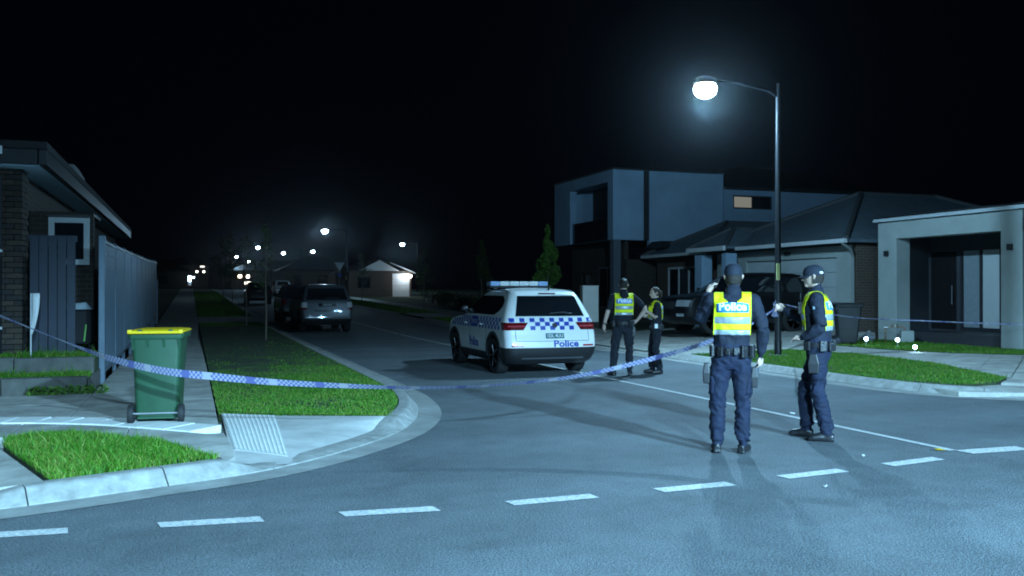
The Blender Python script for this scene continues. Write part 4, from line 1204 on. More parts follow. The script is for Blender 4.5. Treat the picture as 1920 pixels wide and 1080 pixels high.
# tailgate seams, exhausts and lower diffuser
for x in (-0.735, 0.735):
    b = MB(); pc.rear_patch(b, 0.66, 0.855, x-0.004, x+0.004, 0.003, 4, 1); b.build('panel_gap', M_UNDER, t)
b = MB(); pc.rear_patch(b, 0.652, 0.660, -0.735, 0.735, 0.003, 1, 14); b.build('panel_gap', M_UNDER, t)
b = MB(); pc.rear_patch(b, 0.33, 0.36, -0.62, 0.62, 0.022, 1, 12); b.build('bumper_trim', mat('satin_trim', (0.16, 0.17, 0.18), 0.35, metal=0.6), t)
# number plate
M_PLATE = mat('plate_teal', (0.035, 0.13, 0.14), 0.45, var=0.1, scale=20)
b = MB(); pc.rear_patch(b, 0.70, 0.80, -0.185+0.03, 0.185+0.03, 0.012, 1, 6); pl = b.build('number_plate', M_PLATE, t)
pc.rear_text('1DL 4UU', 0.088, 0.03, 0.748, 0.015, M_LETTER_W, pl, 0.001, 0.95)
b = MB(); p = pc.on(0.03, 0.945, 0.0); b.lathe([(0.052, 0.012), (0.050, -0.006), (0.001, -0.008)], 18, (p.x+0.02, p.y-0.006, p.z), 'y'); b.build('tailgate_badge', M_DKSTEEL, t, smooth=40)
b = MB(); b.tube([(0.12, 0.62-2.245, 1.60), (0.12, 0.50-2.245, 1.70)], [0.02, 0.006], 6); b.build('aerial', M_BLACKPL, t)
# light bar, off but catching the lamp light
lb = empty('light_bar', (0, 2.05-2.245, 1.645), 0, t)
MB().box(-0.64, 0.64, -0.12, 0.12, 0.02, 0.055).build('bar_base', M_BLACKPL, lb, bevel=0.01)
M_LBLUE = mat('light_bar_blue', (0.35, 0.50, 0.78), 0.08, coat=1.0, spec=0.9); M_LCLR = mat('light_bar_clear', (0.86, 0.88, 0.90), 0.12, coat=1.0, var=0.25, scale=25)
M_LRED = mat('light_bar_red', (0.5, 0.10, 0.14), 0.08, coat=1.0)
for k in range(6):
    x0 = -0.63+k*0.212
    MB().box(x0, x0+0.205, -0.135, 0.135, 0.056, 0.145).build('lamp_module', (M_LBLUE, M_LCLR, M_LCLR, M_LCLR, M_LCLR, M_LBLUE)[k], lb, bevel=0.018)
for sx in (-0.5, 0.5): MB().box(sx-0.04, sx+0.04, -0.08, 0.08, -0.06, 0.019).build('foot', M_BLACKPL, lb)

# ---------------------------------------------------------------- silver four-wheel drive
def suv(name, loc, rz, paint, label, scale=(1, 1, 1), letters=None, plate=True, clear=True, group=None):
    c = Car(name, [
        (0.28, 0.20, 4.55, 0.82, 0.2, 0.3), (0.38, 0.06, 4.70, 0.90, 0.18, 0.3), (0.52, 0.0, 4.77, 0.93, 0.16, 0.3), (0.66, 0.01, 4.78, 0.945, 0.15, 0.3), (0.80, 0.03, 4.78, 0.95, 0.14, 0.3),
        (0.95, 0.06, 4.74, 0.95, 0.14, 0.3), (1.08, 0.09, 4.60, 0.94, 0.14, 0.3), (1.14, 0.11, 4.10, 0.925, 0.14, 0.28), (1.19, 0.13, 3.55, 0.91, 0.14, 0.25), (1.42, 0.28, 3.15, 0.84, 0.13, 0.2),
        (1.62, 0.41, 2.82, 0.775, 0.13, 0.2), (1.70, 0.46, 2.66, 0.745, 0.14, 0.2), (1.75, 0.52, 2.50, 0.70, 0.15, 0.2), (1.79, 0.75, 2.2, 0.56, 0.2, 0.2), (1.805, 1.2, 1.9, 0.3, .1, .1)],
        wheels=(0.93, 3.70), wr=0.385, tw=0.25, track=0.82)
    t = empty(name, loc, rz); t.scale = scale; tag(t, label, 'car', group)
    def dlo(z):
        return float(np.interp(z, [1.22, 1.40, 1.62], [0.62, 0.60, 0.70])), float(np.interp(z, [1.22, 1.40, 1.62], [3.25, 3.0, 2.62]))
    common(c, t, paint, 1.22, 1.64, (1.21, 1.64, 0.76, 0.655), dlo, (1.22, 1.64))
    b = MB(); c.rear_patch(b, 0.32, 0.50, lambda z: -0.91, lambda z: 0.91, 0.012, 4, 20); b.build('bumper', M_BLACKPL, t, smooth=40)
    b = MB(); c.rear_patch(b, 0.555, 0.585, -0.86, 0.86, 0.012, 1, 20); b.build('bumper_strip', M_CHROME if clear else M_BLACKPL, t)
    for sd in (-1, 1):
        b = MB(); c.patch(b, sd, 0.30, 0.44, lambda z: c.t_of_y(1.4, z), lambda z: c.t_of_y(3.2, z), 0.012, 3, 12); b.build('sill', M_BLACKPL, t, smooth=40)
        b = MB(); c.rear_patch(b, 0.93, 1.12, sd*0.74, sd*0.945, 0.012, 4, 8); tl = b.build('tail_light', M_TAILC if clear else M_TAIL, t, smooth=50)
        b = MB(); c.rear_patch(b, 0.85, 0.925, sd*0.76, sd*0.945, 0.012, 2, 8); b.build('brake_lens', M_TAIL, tl, smooth=50)
        b = MB(); c.patch(b, sd, 0.80, 0.98, lambda z: 4.4, lambda z: 5.25, 0.010, 4, 8); b.build('headlight', M_HEAD, t, smooth=50)
        b = MB(); c.patch(b, sd, 0.52, 0.60, lambda z: 4.7, lambda z: 5.2, 0.010, 2, 5); b.build('fog_lamp', M_HEAD, t, smooth=50)
    b = MB()
    for sd in (-1, 1): c.patch(b, sd, 0.72, 0.94, lambda z: 5.3, lambda z: 6.0, 0.008, 5, 6)
    b.build('grille', M_BLACKPL, t)
    b = MB(); c.rear_patch(b, 1.65, 1.70, -0.60, 0.60, 0.05, 2, 10); b.build('spoiler', paint, t, smooth=40)
    b = MB(); c.rear_patch(b, 0.965, 1.085, -0.33, 0.33, 0.010, 1, 8); b.build('plate_surround', M_CHROME if clear else M_BLACKPL, t)
    if plate:
        b = MB(); c.rear_patch(b, 0.975, 1.075, -0.185, 0.185, 0.016, 1, 6); pl = b.build('number_plate', mat('plate_dark', (0.07, 0.09, 0.10), 0.45), t)
        c.rear_text('1KL 4KS', 0.085, 0.0, 1.023, 0.019, mat('plate_text', (0.34, 0.40, 0.42), 0.5), pl, 0.001, 0.9)
    if letters:
        c.rear_text(letters, 0.085, 0.0, 0.80, 0.012, M_CHROME, t, 0.003, 1.55)
    return t
sv = suv('parked_car', (4.78, 36.35, gz(36.3)), 0, M_SILVER, 'silver four wheel drive parked at the left kerb, tail towards us', letters='RANGE ROVER')
suv('parked_car', (4.70, 43.6, gz(43.6)), 0, M_DKPAINT, 'dark parked car hidden beyond the silver four wheel drive', scale=(0.96, 0.95, 0.97), clear=False)
suv('parked_car', (16.4, 24.95, 0.27), R(90), M_BLKPAINT, 'large black four wheel drive in the driveway before the garage', scale=(1.02, 1.06, 1.06), clear=False, plate=False)
suv('parked_car', (4.7, 70.5, gz(70.5)), 0, M_BLKPAINT, 'far dark car parked at the left kerb up the street', scale=(0.95, 0.95, 0.93), clear=False)
suv('parked_car', (8.9, 96, gz(96)), R(180), M_WPAINT, 'far pale car parked on the right side of the street', scale=(0.93, 0.92, 0.9), clear=False)
# ================================================================== PEOPLE
from mathutils import noise as mnoise
M_NAVY = mat('navy_uniform', (0.0040, 0.0080, 0.021), 0.85, var=0.35, scale=7, bump=0.8, bscale=26, dist=0.012)
M_NAVY_T = mat('navy_trousers', (0.0030, 0.0078, 0.028), 0.85, var=0.35, scale=6, bump=0.8, bscale=24, dist=0.013)
M_SKIN = mat('skin', (0.48, 0.33, 0.26), 0.55, var=0.1, scale=14)
M_BOOT = mat('black_leather', (0.014, 0.014, 0.016), 0.4, bump=0.2, bscale=60)
M_HAIR = mat('dark_hair', (0.020, 0.014, 0.010), 0.6, var=0.4, scale=60, bump=0.6, bscale=160)
M_HAIRB = mat('brown_hair', (0.05, 0.03, 0.018), 0.6, var=0.4, scale=60, bump=0.6, bscale=160)
M_HIVIS = mat('hivis_yellow', (0.66, 0.70, 0.004), 0.7, var=0.10, scale=9, bump=0.3, bscale=120, dist=0.003)
M_REFL = mat('silver_reflective_tape', (0.34, 0.39, 0.42), 0.35, metal=0.3, var=0.12, scale=20)
M_VBLUE = mat('vest_blue', (0.02, 0.20, 0.62), 0.6, var=0.08, scale=12)
M_CAP = mat('cap_navy', (0.008, 0.013, 0.026), 0.85, var=0.25, scale=18, bump=0.4, bscale=200, dist=0.002)
M_EYE = mat('eye_dark', (0.015, 0.012, 0.01), 0.3)
M_METAL_BELT = mat('belt_metal', (0.6, 0.62, 0.65), 0.2, metal=1.0)

def lerp(a, b, f): return tuple(a[i]*(1-f)+b[i]*f for i in range(3))

M_DARKU = mat('dark_uniform', (0.0035, 0.0055, 0.012), 0.9, var=0.35, scale=7, bump=0.8, bscale=26, dist=0.012)
class Figure:
    def __init__(s, loc, rz, height, label):
        s.t = empty('person', loc, rz); k = height/1.80; s.t.scale = (k, k, k)
        tag(s.t, label, 'person'); s.b = MB(); s.seg = []
    def limb(s, pts, rad, lab, n=14):
        s.b.tube(pts, rad, n)
        for p, q, r, r2 in zip(pts[:-1], pts[1:], rad[:-1], rad[1:]):
            f = lambda v: (v if not hasattr(v, '__len__') else max(v))
            s.seg.append((p, q, (f(r)+f(r2))/2, lab))
    def ball(s, c, r, lab, n=14, m=10):
        s.b.ball(c, r, n, m); rr = r if not hasattr(r, '__len__') else min(r)
        s.seg.append((c, c, rr, lab))
    def torso(s, lean=0.0, shift=0.0, lab='shirt', bulk=1.0, female=False):
        R_ = [(0.80, .12, .09), (.86, .158, .115), (.93, .168, .128), (1.0, .160, .122), (1.08, .155, .118), (1.18, .162, .124), (1.28, .178, .130), (1.36, .186, .128), (1.43, .180, .112), (1.48, .135, .092), (1.53, .075, .07), (1.57, .058, .062)]
        if female: R_ = [(z, a*(0.92 if z > 1 else 1.0), b_*(0.95)) for z, a, b_ in R_]
        rings = []
        for z, a, b_ in R_:
            u = max(0, (z-0.95)/0.6); cy = lean*u; cx = shift*u
            if z > 0.98 and z < 1.5: a *= bulk; b_ *= bulk
            rings.append([(cx+a*math.copysign(abs(math.cos(q*2*math.pi/24))**0.85, math.cos(q*2*math.pi/24)), cy+b_*math.copysign(abs(math.sin(q*2*math.pi/24))**0.9, math.sin(q*2*math.pi/24)), z) for q in range(24)])
        s.b.loft(rings)
        for (z, a, b_), (z2, a2, b2) in zip(R_[:-1], R_[1:]):
            u = max(0, (z-0.95)/0.6); u2 = max(0, (z2-0.95)/0.6)
            s.seg.append(((shift*u, lean*u, z), (shift*u2, lean*u2, z2), (a+b_)/2, lab if z > 0.99 else 'trousers'))
        s.lean, s.shift = lean, shift
    def head(s, turn=0.0, tilt=0.0, c=None):
        c = c or (s.shift*1.15, s.lean*1.2+0.015, 1.685); s.hc = c; s.turn = turn
        ca, sa = math.cos(turn), math.sin(turn)
        def w(x, y, z):
            y2 = y*math.cos(tilt) + z*math.sin(tilt); z2 = -y*math.sin(tilt) + z*math.cos(tilt)
            return (c[0]+x*ca-y2*sa, c[1]+x*sa+y2*ca, c[2]+z2)
        s.w = w
        s.limb([(s.shift*0.95, s.lean*0.95-0.005, 1.47), w(0, -0.015, -0.06)], [0.062, 0.056], 'skin')
        rings = []
        for j in range(13):
            ph = -math.pi/2+math.pi*j/12
            zz = 0.118*math.sin(ph); cr = max(math.cos(ph), 0.02)
            jaw = 1 - 0.20*max(0, -math.sin(ph)); fwd = 0.018*max(0, -math.sin(ph))
            rings.append([w(0.075*cr*jaw*math.cos(q*2*math.pi/18), fwd+0.096*cr*(1-0.12*max(0, -math.sin(ph)))*math.sin(q*2*math.pi/18), zz) for q in range(18)])
        s.b.loft(rings); s.seg.append((w(0, 0, 0.03), w(0, 0.01, -0.06), 0.085, 'skin'))
        s.limb([w(0, 0.082, 0.018), w(0, 0.118, -0.026), w(0, 0.092, -0.035)], [0.010, 0.016, 0.012], 'skin', 8)     # nose
        s.limb([w(-0.028, 0.082, 0.032), w(0, 0.094, 0.034), w(0.028, 0.082, 0.032)], [0.010, 0.011, 0.010], 'skin', 8)  # brow
        s.limb([w(-0.022, 0.083, -0.066), w(0, 0.092, -0.066), w(0.022, 0.083, -0.066)], [0.008, 0.010, 0.008], 'skin', 8)  # lips
        s.ball(w(0, 0.075, -0.098), (0.03, 0.025, 0.02), 'skin', 10, 6)
        for sx in (-1, 1):
            s.limb([w(sx*0.076, -0.012, 0.024), w(sx*0.086, -0.022, 0.004), w(sx*0.078, -0.008, -0.032)], [0.012, 0.016, 0.009], 'skin', 8)
    def leg(s, hip, knee, ankle, toe=(0, 1), sz=1.0):
        m1 = lerp(hip, knee, 0.5); m2 = lerp(knee, ankle, 0.45)
        s.limb([hip, m1, lerp(hip, knee, 0.85), knee, m2, lerp(knee, ankle, 0.82), (ankle[0], ankle[1], ankle[2]+0.02)],
               [0.100*sz, 0.091*sz, 0.077*sz, 0.074*sz, 0.076*sz, 0.070*sz, 0.068*sz], 'trousers', 16)
        tl = math.hypot(*toe); tx, ty = toe[0]/tl, toe[1]/tl
        p = lambda f, z: (ankle[0]+tx*f, ankle[1]+ty*f, z)
        s.limb([(ankle[0], ankle[1], ankle[2]+0.05), (ankle[0], ankle[1], 0.07)], [0.052, 0.05], 'boot')
        s.limb([p(-0.062, 0.042), p(-0.02, 0.048), p(0.07, 0.046), p(0.145, 0.036), p(0.188, 0.028)], [(0.042, 0.036), (0.050, 0.042), (0.046, 0.048), (0.036, 0.046), (0.020, 0.03)], 'boot', 14)
        s.limb([p(-0.066, 0.014), p(0.185, 0.014)], [(0.014, 0.040), (0.014, 0.036)], 'boot', 10)
    def arm(s, sh, el, wr, hdir, pn, curl=0.5, short=False, thumb=1, sz=1.0):
        up = 'shirt'; fo = 'skin' if short else 'shirt'
        s.ball(sh, 0.070*sz, 'shirt')
        s.limb([lerp(sh, (0, s.lean*0.8, sh[2]-0.02), 0.55), sh], [0.075*sz, 0.072*sz], 'shirt')
        if short:
            s.limb([sh, lerp(sh, el, 0.45), lerp(sh, el, 0.72)], [0.068*sz, 0.064*sz, 0.060*sz], 'shirt')
            s.limb([lerp(sh, el, 0.68), el], [0.046*sz, 0.042*sz], 'skin')
            s.limb([el, lerp(el, wr, 0.35), wr], [0.042*sz, 0.041*sz, 0.027*sz], 'skin')
        else:
            s.limb([sh, lerp(sh, el, 0.5), el], [0.071*sz, 0.065*sz, 0.059*sz], 'shirt')
            s.limb([el, lerp(el, wr, 0.4), lerp(el, wr, 0.95)], [0.063*sz, 0.059*sz, 0.043*sz], 'shirt')
        h = Vector(hdir).normalized(); n = Vector(pn); n = (n-h*n.dot(h)).normalized(); sd = h.cross(n)*thumb
        w = Vector(wr)
        V = lambda f, a, b_: tuple(w + h*f + sd*a + n*b_)
        s.limb([V(-0.02, 0, 0), V(0.03, 0, 0), V(0.085, 0, 0.004)], [0.027, (0.020, 0.036), (0.015, 0.042)] if False else [0.027, 0.029, 0.030], 'skin', 10)
        s.limb([V(0.03, 0.018, 0), V(0.09, 0.022, 0.0)], [0.018, 0.016], 'skin', 8)
        s.limb([V(0.03, -0.018, 0), V(0.085, -0.022, 0.0)], [0.018, 0.016], 'skin', 8)
        for k, (a, L) in enumerate(((0.033, 0.070), (0.011, 0.080), (-0.011, 0.075), (-0.033, 0.060))):
            c1, c2 = curl*0.9, curl*2.0
            p0 = V(0.085, a, 0.0)
            p1 = V(0.085+L*0.5*math.cos(c1), a*1.08, L*0.5*math.sin(c1))
            p2 = V(0.085+L*0.5*math.cos(c1)+L*0.5*math.cos(c2), a*1.1, L*0.5*math.sin(c1)+L*0.5*math.sin(c2))
            s.limb([p0, p1, p2], [0.0105, 0.0098, 0.008], 'skin', 7)
        s.limb([V(0.012, 0.026, 0.006), V(0.05, 0.052, 0.018), V(0.078, 0.050, 0.030)], [0.014, 0.0115, 0.009], 'skin', 7)
        return Vector(V(0.09, 0, 0.03))
    def finish(s, seed=0, voxel=0.0095, dark=False):
        o = s.b.build('body', M_NAVY, s.t)
        rm = o.modifiers.new('remesh', 'REMESH'); rm.mode = 'VOXEL'; rm.voxel_size = voxel; rm.adaptivity = 0
        sm = o.modifiers.new('smooth', 'SMOOTH'); sm.factor = 0.5; sm.iterations = 3
        apply_mods(o); me = o.data
        n = len(me.vertices); co = np.zeros(n*3); me.vertices.foreach_get('co', co); co = co.reshape(-1, 3)
        nor = np.zeros(n*3); me.vertices.foreach_get('normal', nor); nor = nor.reshape(-1, 3)
        best = np.full(n, 1e9); lab = np.zeros(n, int); names = ['shirt', 'trousers', 'skin', 'boot']
        for p, q, r, l in s.seg:
            p, q = np.array(p, float), np.array(q, float); d = q-p; L2 = (d*d).sum()
            f = np.clip(((co-p)@d)/L2, 0, 1) if L2 > 1e-12 else np.zeros(n)
            ds = np.linalg.norm(co-(p+f[:, None]*d), axis=1)/max(r, 0.008)
            k = ds < best; best[k] = ds[k]; lab[k] = names.index(l)
        amp = np.zeros(n)
        for i in range(n):
            if lab[i] > 1: continue
            v = co[i]
            w_ = mnoise.noise((v[0]*4+seed, v[1]*4, v[2]*3)); a = mnoise.noise((v[0]*7+seed, v[1]*7, v[2]*11+v[0]*8+w_*2)); a = (0.5-abs(a)*2.2)*0.8 + 0.45*mnoise.noise((v[0]*18, v[1]*18+seed, v[2]*26+w_*3))
            g = 0.014 if lab[i] == 1 else 0.011
            if lab[i] == 1 and (v[2] < 0.24 or 0.42 < v[2] < 0.60): g *= 1.7
            amp[i] = a*g
        co += nor*amp[:, None]
        me.vertices.foreach_set('co', co.reshape(-1))
        me.materials.clear()
        for m in ((M_DARKU, M_DARKU, M_SKIN, M_BOOT) if dark else (M_NAVY, M_NAVY_T, M_SKIN, M_BOOT)): me.materials.append(m)
        s.cloth = M_DARKU if dark else M_NAVY_T
        pl = np.array([lab[p.vertices[0]] for p in me.polygons], np.int32)
        me.polygons.foreach_set('material_index', pl); me.polygons.foreach_set('use_smooth', [True]*len(me.polygons))
        me.update(); s.o = o
        s.bvh = BVHTree.FromPolygons([tuple(v) for v in co], [tuple(p.vertices) for p in me.polygons])
        return o
    def hit(s, o, d):
        r = s.bvh.ray_cast(Vector(o), Vector(d).normalized()); return r[0], r[1]
    def ring(s, z, off, n=36, a0=0, a1=2*math.pi):
        out = []
        for k in range(n+1):
            a = a0+(a1-a0)*k/n; d = Vector((math.cos(a), math.sin(a), 0)); u = max(0, (z-0.95)/0.6)
            c = Vector((s.shift*u, s.lean*u, z))
            best = None
            # outermost torso hit within 0.26 m (ignore arms)
            p, nn = s.hit(c + d*0.24, -d)
            if p is None: p = c + d*0.15
            out.append(p + d*off)
        return out
    def eyes(s):
        b = MB()
        for sx in (-1, 1): b.ball(s.w(sx*0.030, 0.086, 0.010), (0.012, 0.008, 0.006), 8, 5)
        b.build('eyes', M_EYE, s.o)
    def hair(s, m=M_HAIR, full=False, pony=False):
        b = MB(); rings = []
        for j in range(11):
            th = R(4+ (118 if full else 122)*j/10)
            row = []
            for q in range(25):
                a = R(180+ (q-12)*7.6)        # centred on the back of the head
                st = math.sin(th); ct = math.cos(th)
                back = 0.5-0.5*math.cos(a+math.pi) if False else 0.5*(1-math.cos(a))  # 1 at back
                lim = 1.0
                row.append(s.w(0.083*st*math.sin(a), 0.104*st*math.cos(a), 0.125*ct + 0.0))
            rings.append(row)
        b.grid(rings); b.build('hair', m, s.t, smooth=80)
        if full:
            b = MB(); b.ball(s.w(0, -0.020, 0.022), (0.083, 0.103, 0.106), 18, 12); b.build('hair', m, s.t, smooth=80)
        if pony:
            b = MB(); b.tube([s.w(0, -0.10, 0.02), s.w(0, -0.135, 0.0), s.w(0, -0.135, -0.07), s.w(0, -0.115, -0.13)], [0.026, 0.034, 0.028, 0.010], 10); b.build('ponytail', m, s.t, smooth=80)
    def cap(s):
        c = empty('cap', (0, 0, 0), 0, s.t)
        b = MB(); rings = []
        for j in range(9):
            th = R(2+84*j/8); st, ct = math.sin(th), math.cos(th)
            rings.append([s.w(0.087*st**0.8*math.cos(q*2*math.pi/28), -0.002+0.107*st**0.8*math.sin(q*2*math.pi/28), 0.034+0.092*ct) for q in range(28)])
        rings.append([s.w(0.088*math.cos(q*2*math.pi/28), -0.002+0.108*math.sin(q*2*math.pi/28), 0.012) for q in range(28)])
        b.loft(rings, cap=True); b.build('crown', M_CAP, c, smooth=60)
        b = MB(); rows = []
        for r_ in range(5):
            f = r_/4
            rows.append([s.w(0.085*math.sin(a)*(1-0.08*f), 0.075*math.cos(a)+ (0.030+0.052*f)*max(math.cos(a), 0)**0.7, 0.022-0.02*f-0.014*math.sin(a)**2) for a in np.linspace(-1.35, 1.35, 15)])
        b.grid(rows); o = b.build('brim', M_CAP, c, smooth=60)
        so = o.modifiers.new('thick', 'SOLIDIFY'); so.thickness = 0.005
        return c
    def vest(s, zb=1.13, zf=1.13, w=0.172, text=True, z0=1.375):
        vt = empty('vest', (0, 0, 0), 0, s.t)
        xs = np.linspace(-w, w, 41); rows = []; meta = []
        def horiz(z, sgn, meta_):
            row = []
            u = max(0, (z-0.95)/0.6)
            for x in xs:
                p, n = s.hit((s.shift*u+x, s.lean*u+sgn*0.30, z), (0, -sgn, 0))
                if p is None: p = Vector((s.shift*u+x, s.lean*u+sgn*0.08, z))
                lim = s.lean*u + sgn*(0.155 - 0.06*(abs(x)/w)**3)
                if sgn < 0: p = Vector((p.x, max(min(p.y, s.lean*u-0.085), lim), p.z))
                else: p = Vector((p.x, min(max(p.y, s.lean*u+0.085), lim), p.z))
                row.append(p + Vector((0, sgn*0.014, 0)))
            rows.append(row); meta.append(meta_)
        zs = np.linspace(zb, z0, 17)
        for z in zs: horiz(z, -1, ('b', z))
        # over the shoulders
        for k in range(1, 28):
            ph = math.pi*(1-k/28)
            row = []
            for x in xs:
                u = (z0-0.95)/0.6
                c = Vector((s.shift*u+x, s.lean*u, z0)); d = Vector((0, math.cos(ph), math.sin(ph)))
                lx = abs(x)
                rr = 0.135+0.0*lx
                p, n = s.hit(c + d*0.34, -d)
                prof = 0.108/max(abs(math.cos(ph)), 0.108/ (0.155-0.28*max(0, lx-0.06)))    # shoulder slope
                if p is None or (p-c).length > 0.20: p = c + d*min(prof, 0.17)
                row.append(p + d*0.013)
            rows.append(row); meta.append(('s', ph))
        for z in zs[::-1]:
            if z >= zf: horiz(z, 1, ('f', z))
        # even the rows out a little, then split into fabric, tape and panel
        A = np.array([[tuple(p) for p in r] for r in rows]); 
        for _ in range(2):
            A[1:-1] = (A[:-2]+2*A[1:-1]+A[2:])/4; A[:, 1:-1] = (A[:, :-2]+2*A[:, 1:-1]+A[:, 2:])/4
        s.vA, s.vmeta, s.vxs = A, meta, xs
        parts = {'fabric': [], 'tape': [], 'panel': []}
        nb = len(zs)
        for i in range(len(A)-1):
            for j in range(len(xs)-1):
                xm = (xs[j]+xs[j+1])/2; k, v = meta[i]; k2, v2 = meta[i+1]
                if k == 's' or k2 == 's':
                    ph = v if k == 's' else (math.pi if k == 'b' else 0)
                    sb, sf = (math.pi-ph)/(math.pi/2), ph/(math.pi/2)
                    if sb <= 1 and abs(xm) < 0.088*math.sqrt(min(max((sb-0.20)/0.30, 0), 1)): continue
                    if sf < 1 and abs(xm) < 0.088*min(max(sf/0.5+0.25, 0), 1): continue
                    key = 'fabric'
                    if abs(xm) < w*0.86 and ph > math.pi*0.93: key = 'panel'
                else:
                    f = ((v+v2)/2-zb)/(z0-zb)
                    key = 'tape' if (f < 0.17 or 0.41 < f < 0.66) else 'fabric'
                    if k == 'b' and f > 0.90-0.0: key = 'panel' if abs(xm) < w*0.86 else 'fabric'
                    if k == 'f' and abs(xm) < 0.02 and v > zf+0.2: continue
                    if abs(xm) > w*0.93: key = 'fabric'
                parts[key].append((i, j))
        def mk(name, cells, m, parent, th=0.004, push=0.0):
            b = MB(); ix = {}
            def vid(i, j):
                if (i, j) not in ix: ix[(i, j)] = len(b.v); b.v.append(tuple(A[i, j]))
                return ix[(i, j)]
            for i, j in cells: b.f.append((vid(i, j), vid(i, j+1), vid(i+1, j+1), vid(i+1, j)))
            o = b.build(name, m, parent, smooth=80)
            so = o.modifiers.new('thick', 'SOLIDIFY'); so.thickness = th; so.offset = push
            return o
        mk('vest_fabric', parts['fabric'], M_HIVIS, vt)
        mk('reflective_tape', parts['tape'], M_REFL, vt, 0.006)
        # blue back panel with the word Police
        def back(x, z):
            row = np.interp(z, [A[i, 20, 2] for i in range(nb+4)], range(nb+4)); i0 = int(min(max(math.floor(row), 0), nb+2)); fr = row-i0
            c = np.interp(x, A[i0, :, 0], range(len(xs))); j0 = int(min(max(math.floor(c), 0), len(xs)-2)); fc = c-j0
            p = (A[i0, j0]*(1-fc)+A[i0, j0+1]*fc)*(1-fr) + (A[i0+1, j0]*(1-fc)+A[i0+1, j0+1]*fc)*fr
            return p
        pz0, pz1 = z0-0.030, z0+0.078
        b = MB(); b.grid([[tuple(back(s.shift*0.75+x, z)+np.array([0, -0.006, 0])) for x in np.linspace(-w*0.86, w*0.86, 16)] for z in np.linspace(pz0, pz1, 6)])
        pn = b.build('back_panel', M_VBLUE, vt, smooth=80); so = pn.modifiers.new('thick', 'SOLIDIFY'); so.thickness = 0.003; so.offset = 0
        if parts['panel']: mk('panel_backing', parts['panel'], M_VBLUE, vt)
        if text:
            vs, fs = text_mesh('Police', 0.115, 0.004); b = MB()
            b.add([tuple(back(s.shift*0.75+x*0.92, (pz0+pz1)/2+y) + np.array([0, -0.0105, 0])) for x, y, _ in vs], fs)
            b.build('lettering', M_LETTER_W, pn)
        return vt
    def pockets(s):
        # cargo pockets on the outer thighs and a stand-up collar, laid onto the cloth
        for sx in (-1, 1):
            rows = []
            for z in np.linspace(0.56, 0.73, 6):
                row = []
                for y in np.linspace(-0.065, 0.065, 6):
                    best = None
                    for yo in (0.0, 0.06, 0.12, -0.05):
                        p, n = s.hit((sx*0.5, y+yo*0.0, z), (-sx, 0, 0))
                        if p is not None: best = p; break
                    if best is None or best.x*sx < 0.02 or abs(best.x) > 0.27: row = None; break
                    row.append(best + Vector((sx*0.010, 0, 0)))
                if row: rows.append(row)
            if len(rows) > 3:
                b = MB(); b.grid(rows, flip=(sx < 0)); o = b.build('cargo_pocket', s.cloth, s.t, smooth=60)
                so = o.modifiers.new('thick', 'SOLIDIFY'); so.thickness = 0.014; so.offset = -0.6
        c0 = Vector((s.shift*0.95, s.lean*0.95, 0)); b = MB(); rows = []
        for z, r in ((1.495, 0.088), (1.53, 0.078), (1.565, 0.074), (1.568, 0.068), (1.53, 0.066)):
            rows.append([(c0.x+r*math.cos(a), c0.y+r*0.98*math.sin(a)-0.004, z+0.012*math.cos(a-math.pi/2)*-1) for a in np.linspace(0, 2*math.pi, 25)])
        b.grid(rows); b.build('collar', M_NAVY if s.cloth is M_NAVY_T else M_DARKU, s.t, smooth=60)
    def belt(s, items=True, z=0.985):
        b = MB(); r0 = s.ring(z-0.024, 0.010); r1 = s.ring(z+0.024, 0.010); r2 = s.ring(z+0.024, 0.0); r3 = s.ring(z-0.024, 0.0)
        b.grid([r3, r0, r1, r2]); bo = b.build('belt', M_BOOT, s.t, smooth=60)
        if items:
            for a, w_, h_, dp, m in ((200, .035, .055, .035, M_BOOT), (232, .03, .05, .03, M_BOOT), (258, .022, .035, .03, M_BOOT), (285, .022, .035, .03, M_BOOT), (312, .035, .06, .035, M_BOOT), (345, .04, .06, .04, M_BOOT), (150, .035, .05, .035, M_BOOT)):
                a = R(a); d = Vector((math.cos(a), math.sin(a), 0)); p, n = s.hit(Vector((0, 0, z-0.01)) + d*0.24, -d)
                if p is None: continue
                p = p + d*(dp/2+0.008)
                q = MB(); q.box(-dp/2, dp/2, -w_, w_, -h_, h_)
                po = q.build('pouch', m, bo, bevel=0.008, loc=p, rot=(0, 0, a))
                q = MB(); q.ball((dp/2+0.002, 0, h_*0.55), 0.006, 6, 4); q.build('press_stud', M_METAL_BELT, s.t, loc=p, rot=(0, 0, a))
        return bo

def radio(f, p, rz=0):
    r = empty('radio', p, rz, f.t)
    MB().box(-0.03, 0.03, -0.018, 0.018, -0.06, 0.06).build('radio_body', M_BLACKPL, r, bevel=0.006)
    MB().tube([(0.02, 0, 0.06), (0.02, 0, 0.16)], 0.005, 6).build('radio_aerial', M_BLACKPL, r)

def holster(f, p, sx, rz=0.0):
    h = empty('holster', p, rz, f.t)
    b = MB(); b.loft([[(-.028, -.05, 0), (.028, -.05, 0), (.028, .05, 0), (-.028, .05, 0)], [(-.034, -.055, .10), (.034, -.055, .10), (.034, .055, .10), (-.034, .055, .10)], [(-.022, -.03, .20), (.022, -.03, .20), (.022, .04, .20), (-.022, .04, .20)]])
    b.build('holster_shell', M_BLACKPL, h, bevel=0.01)

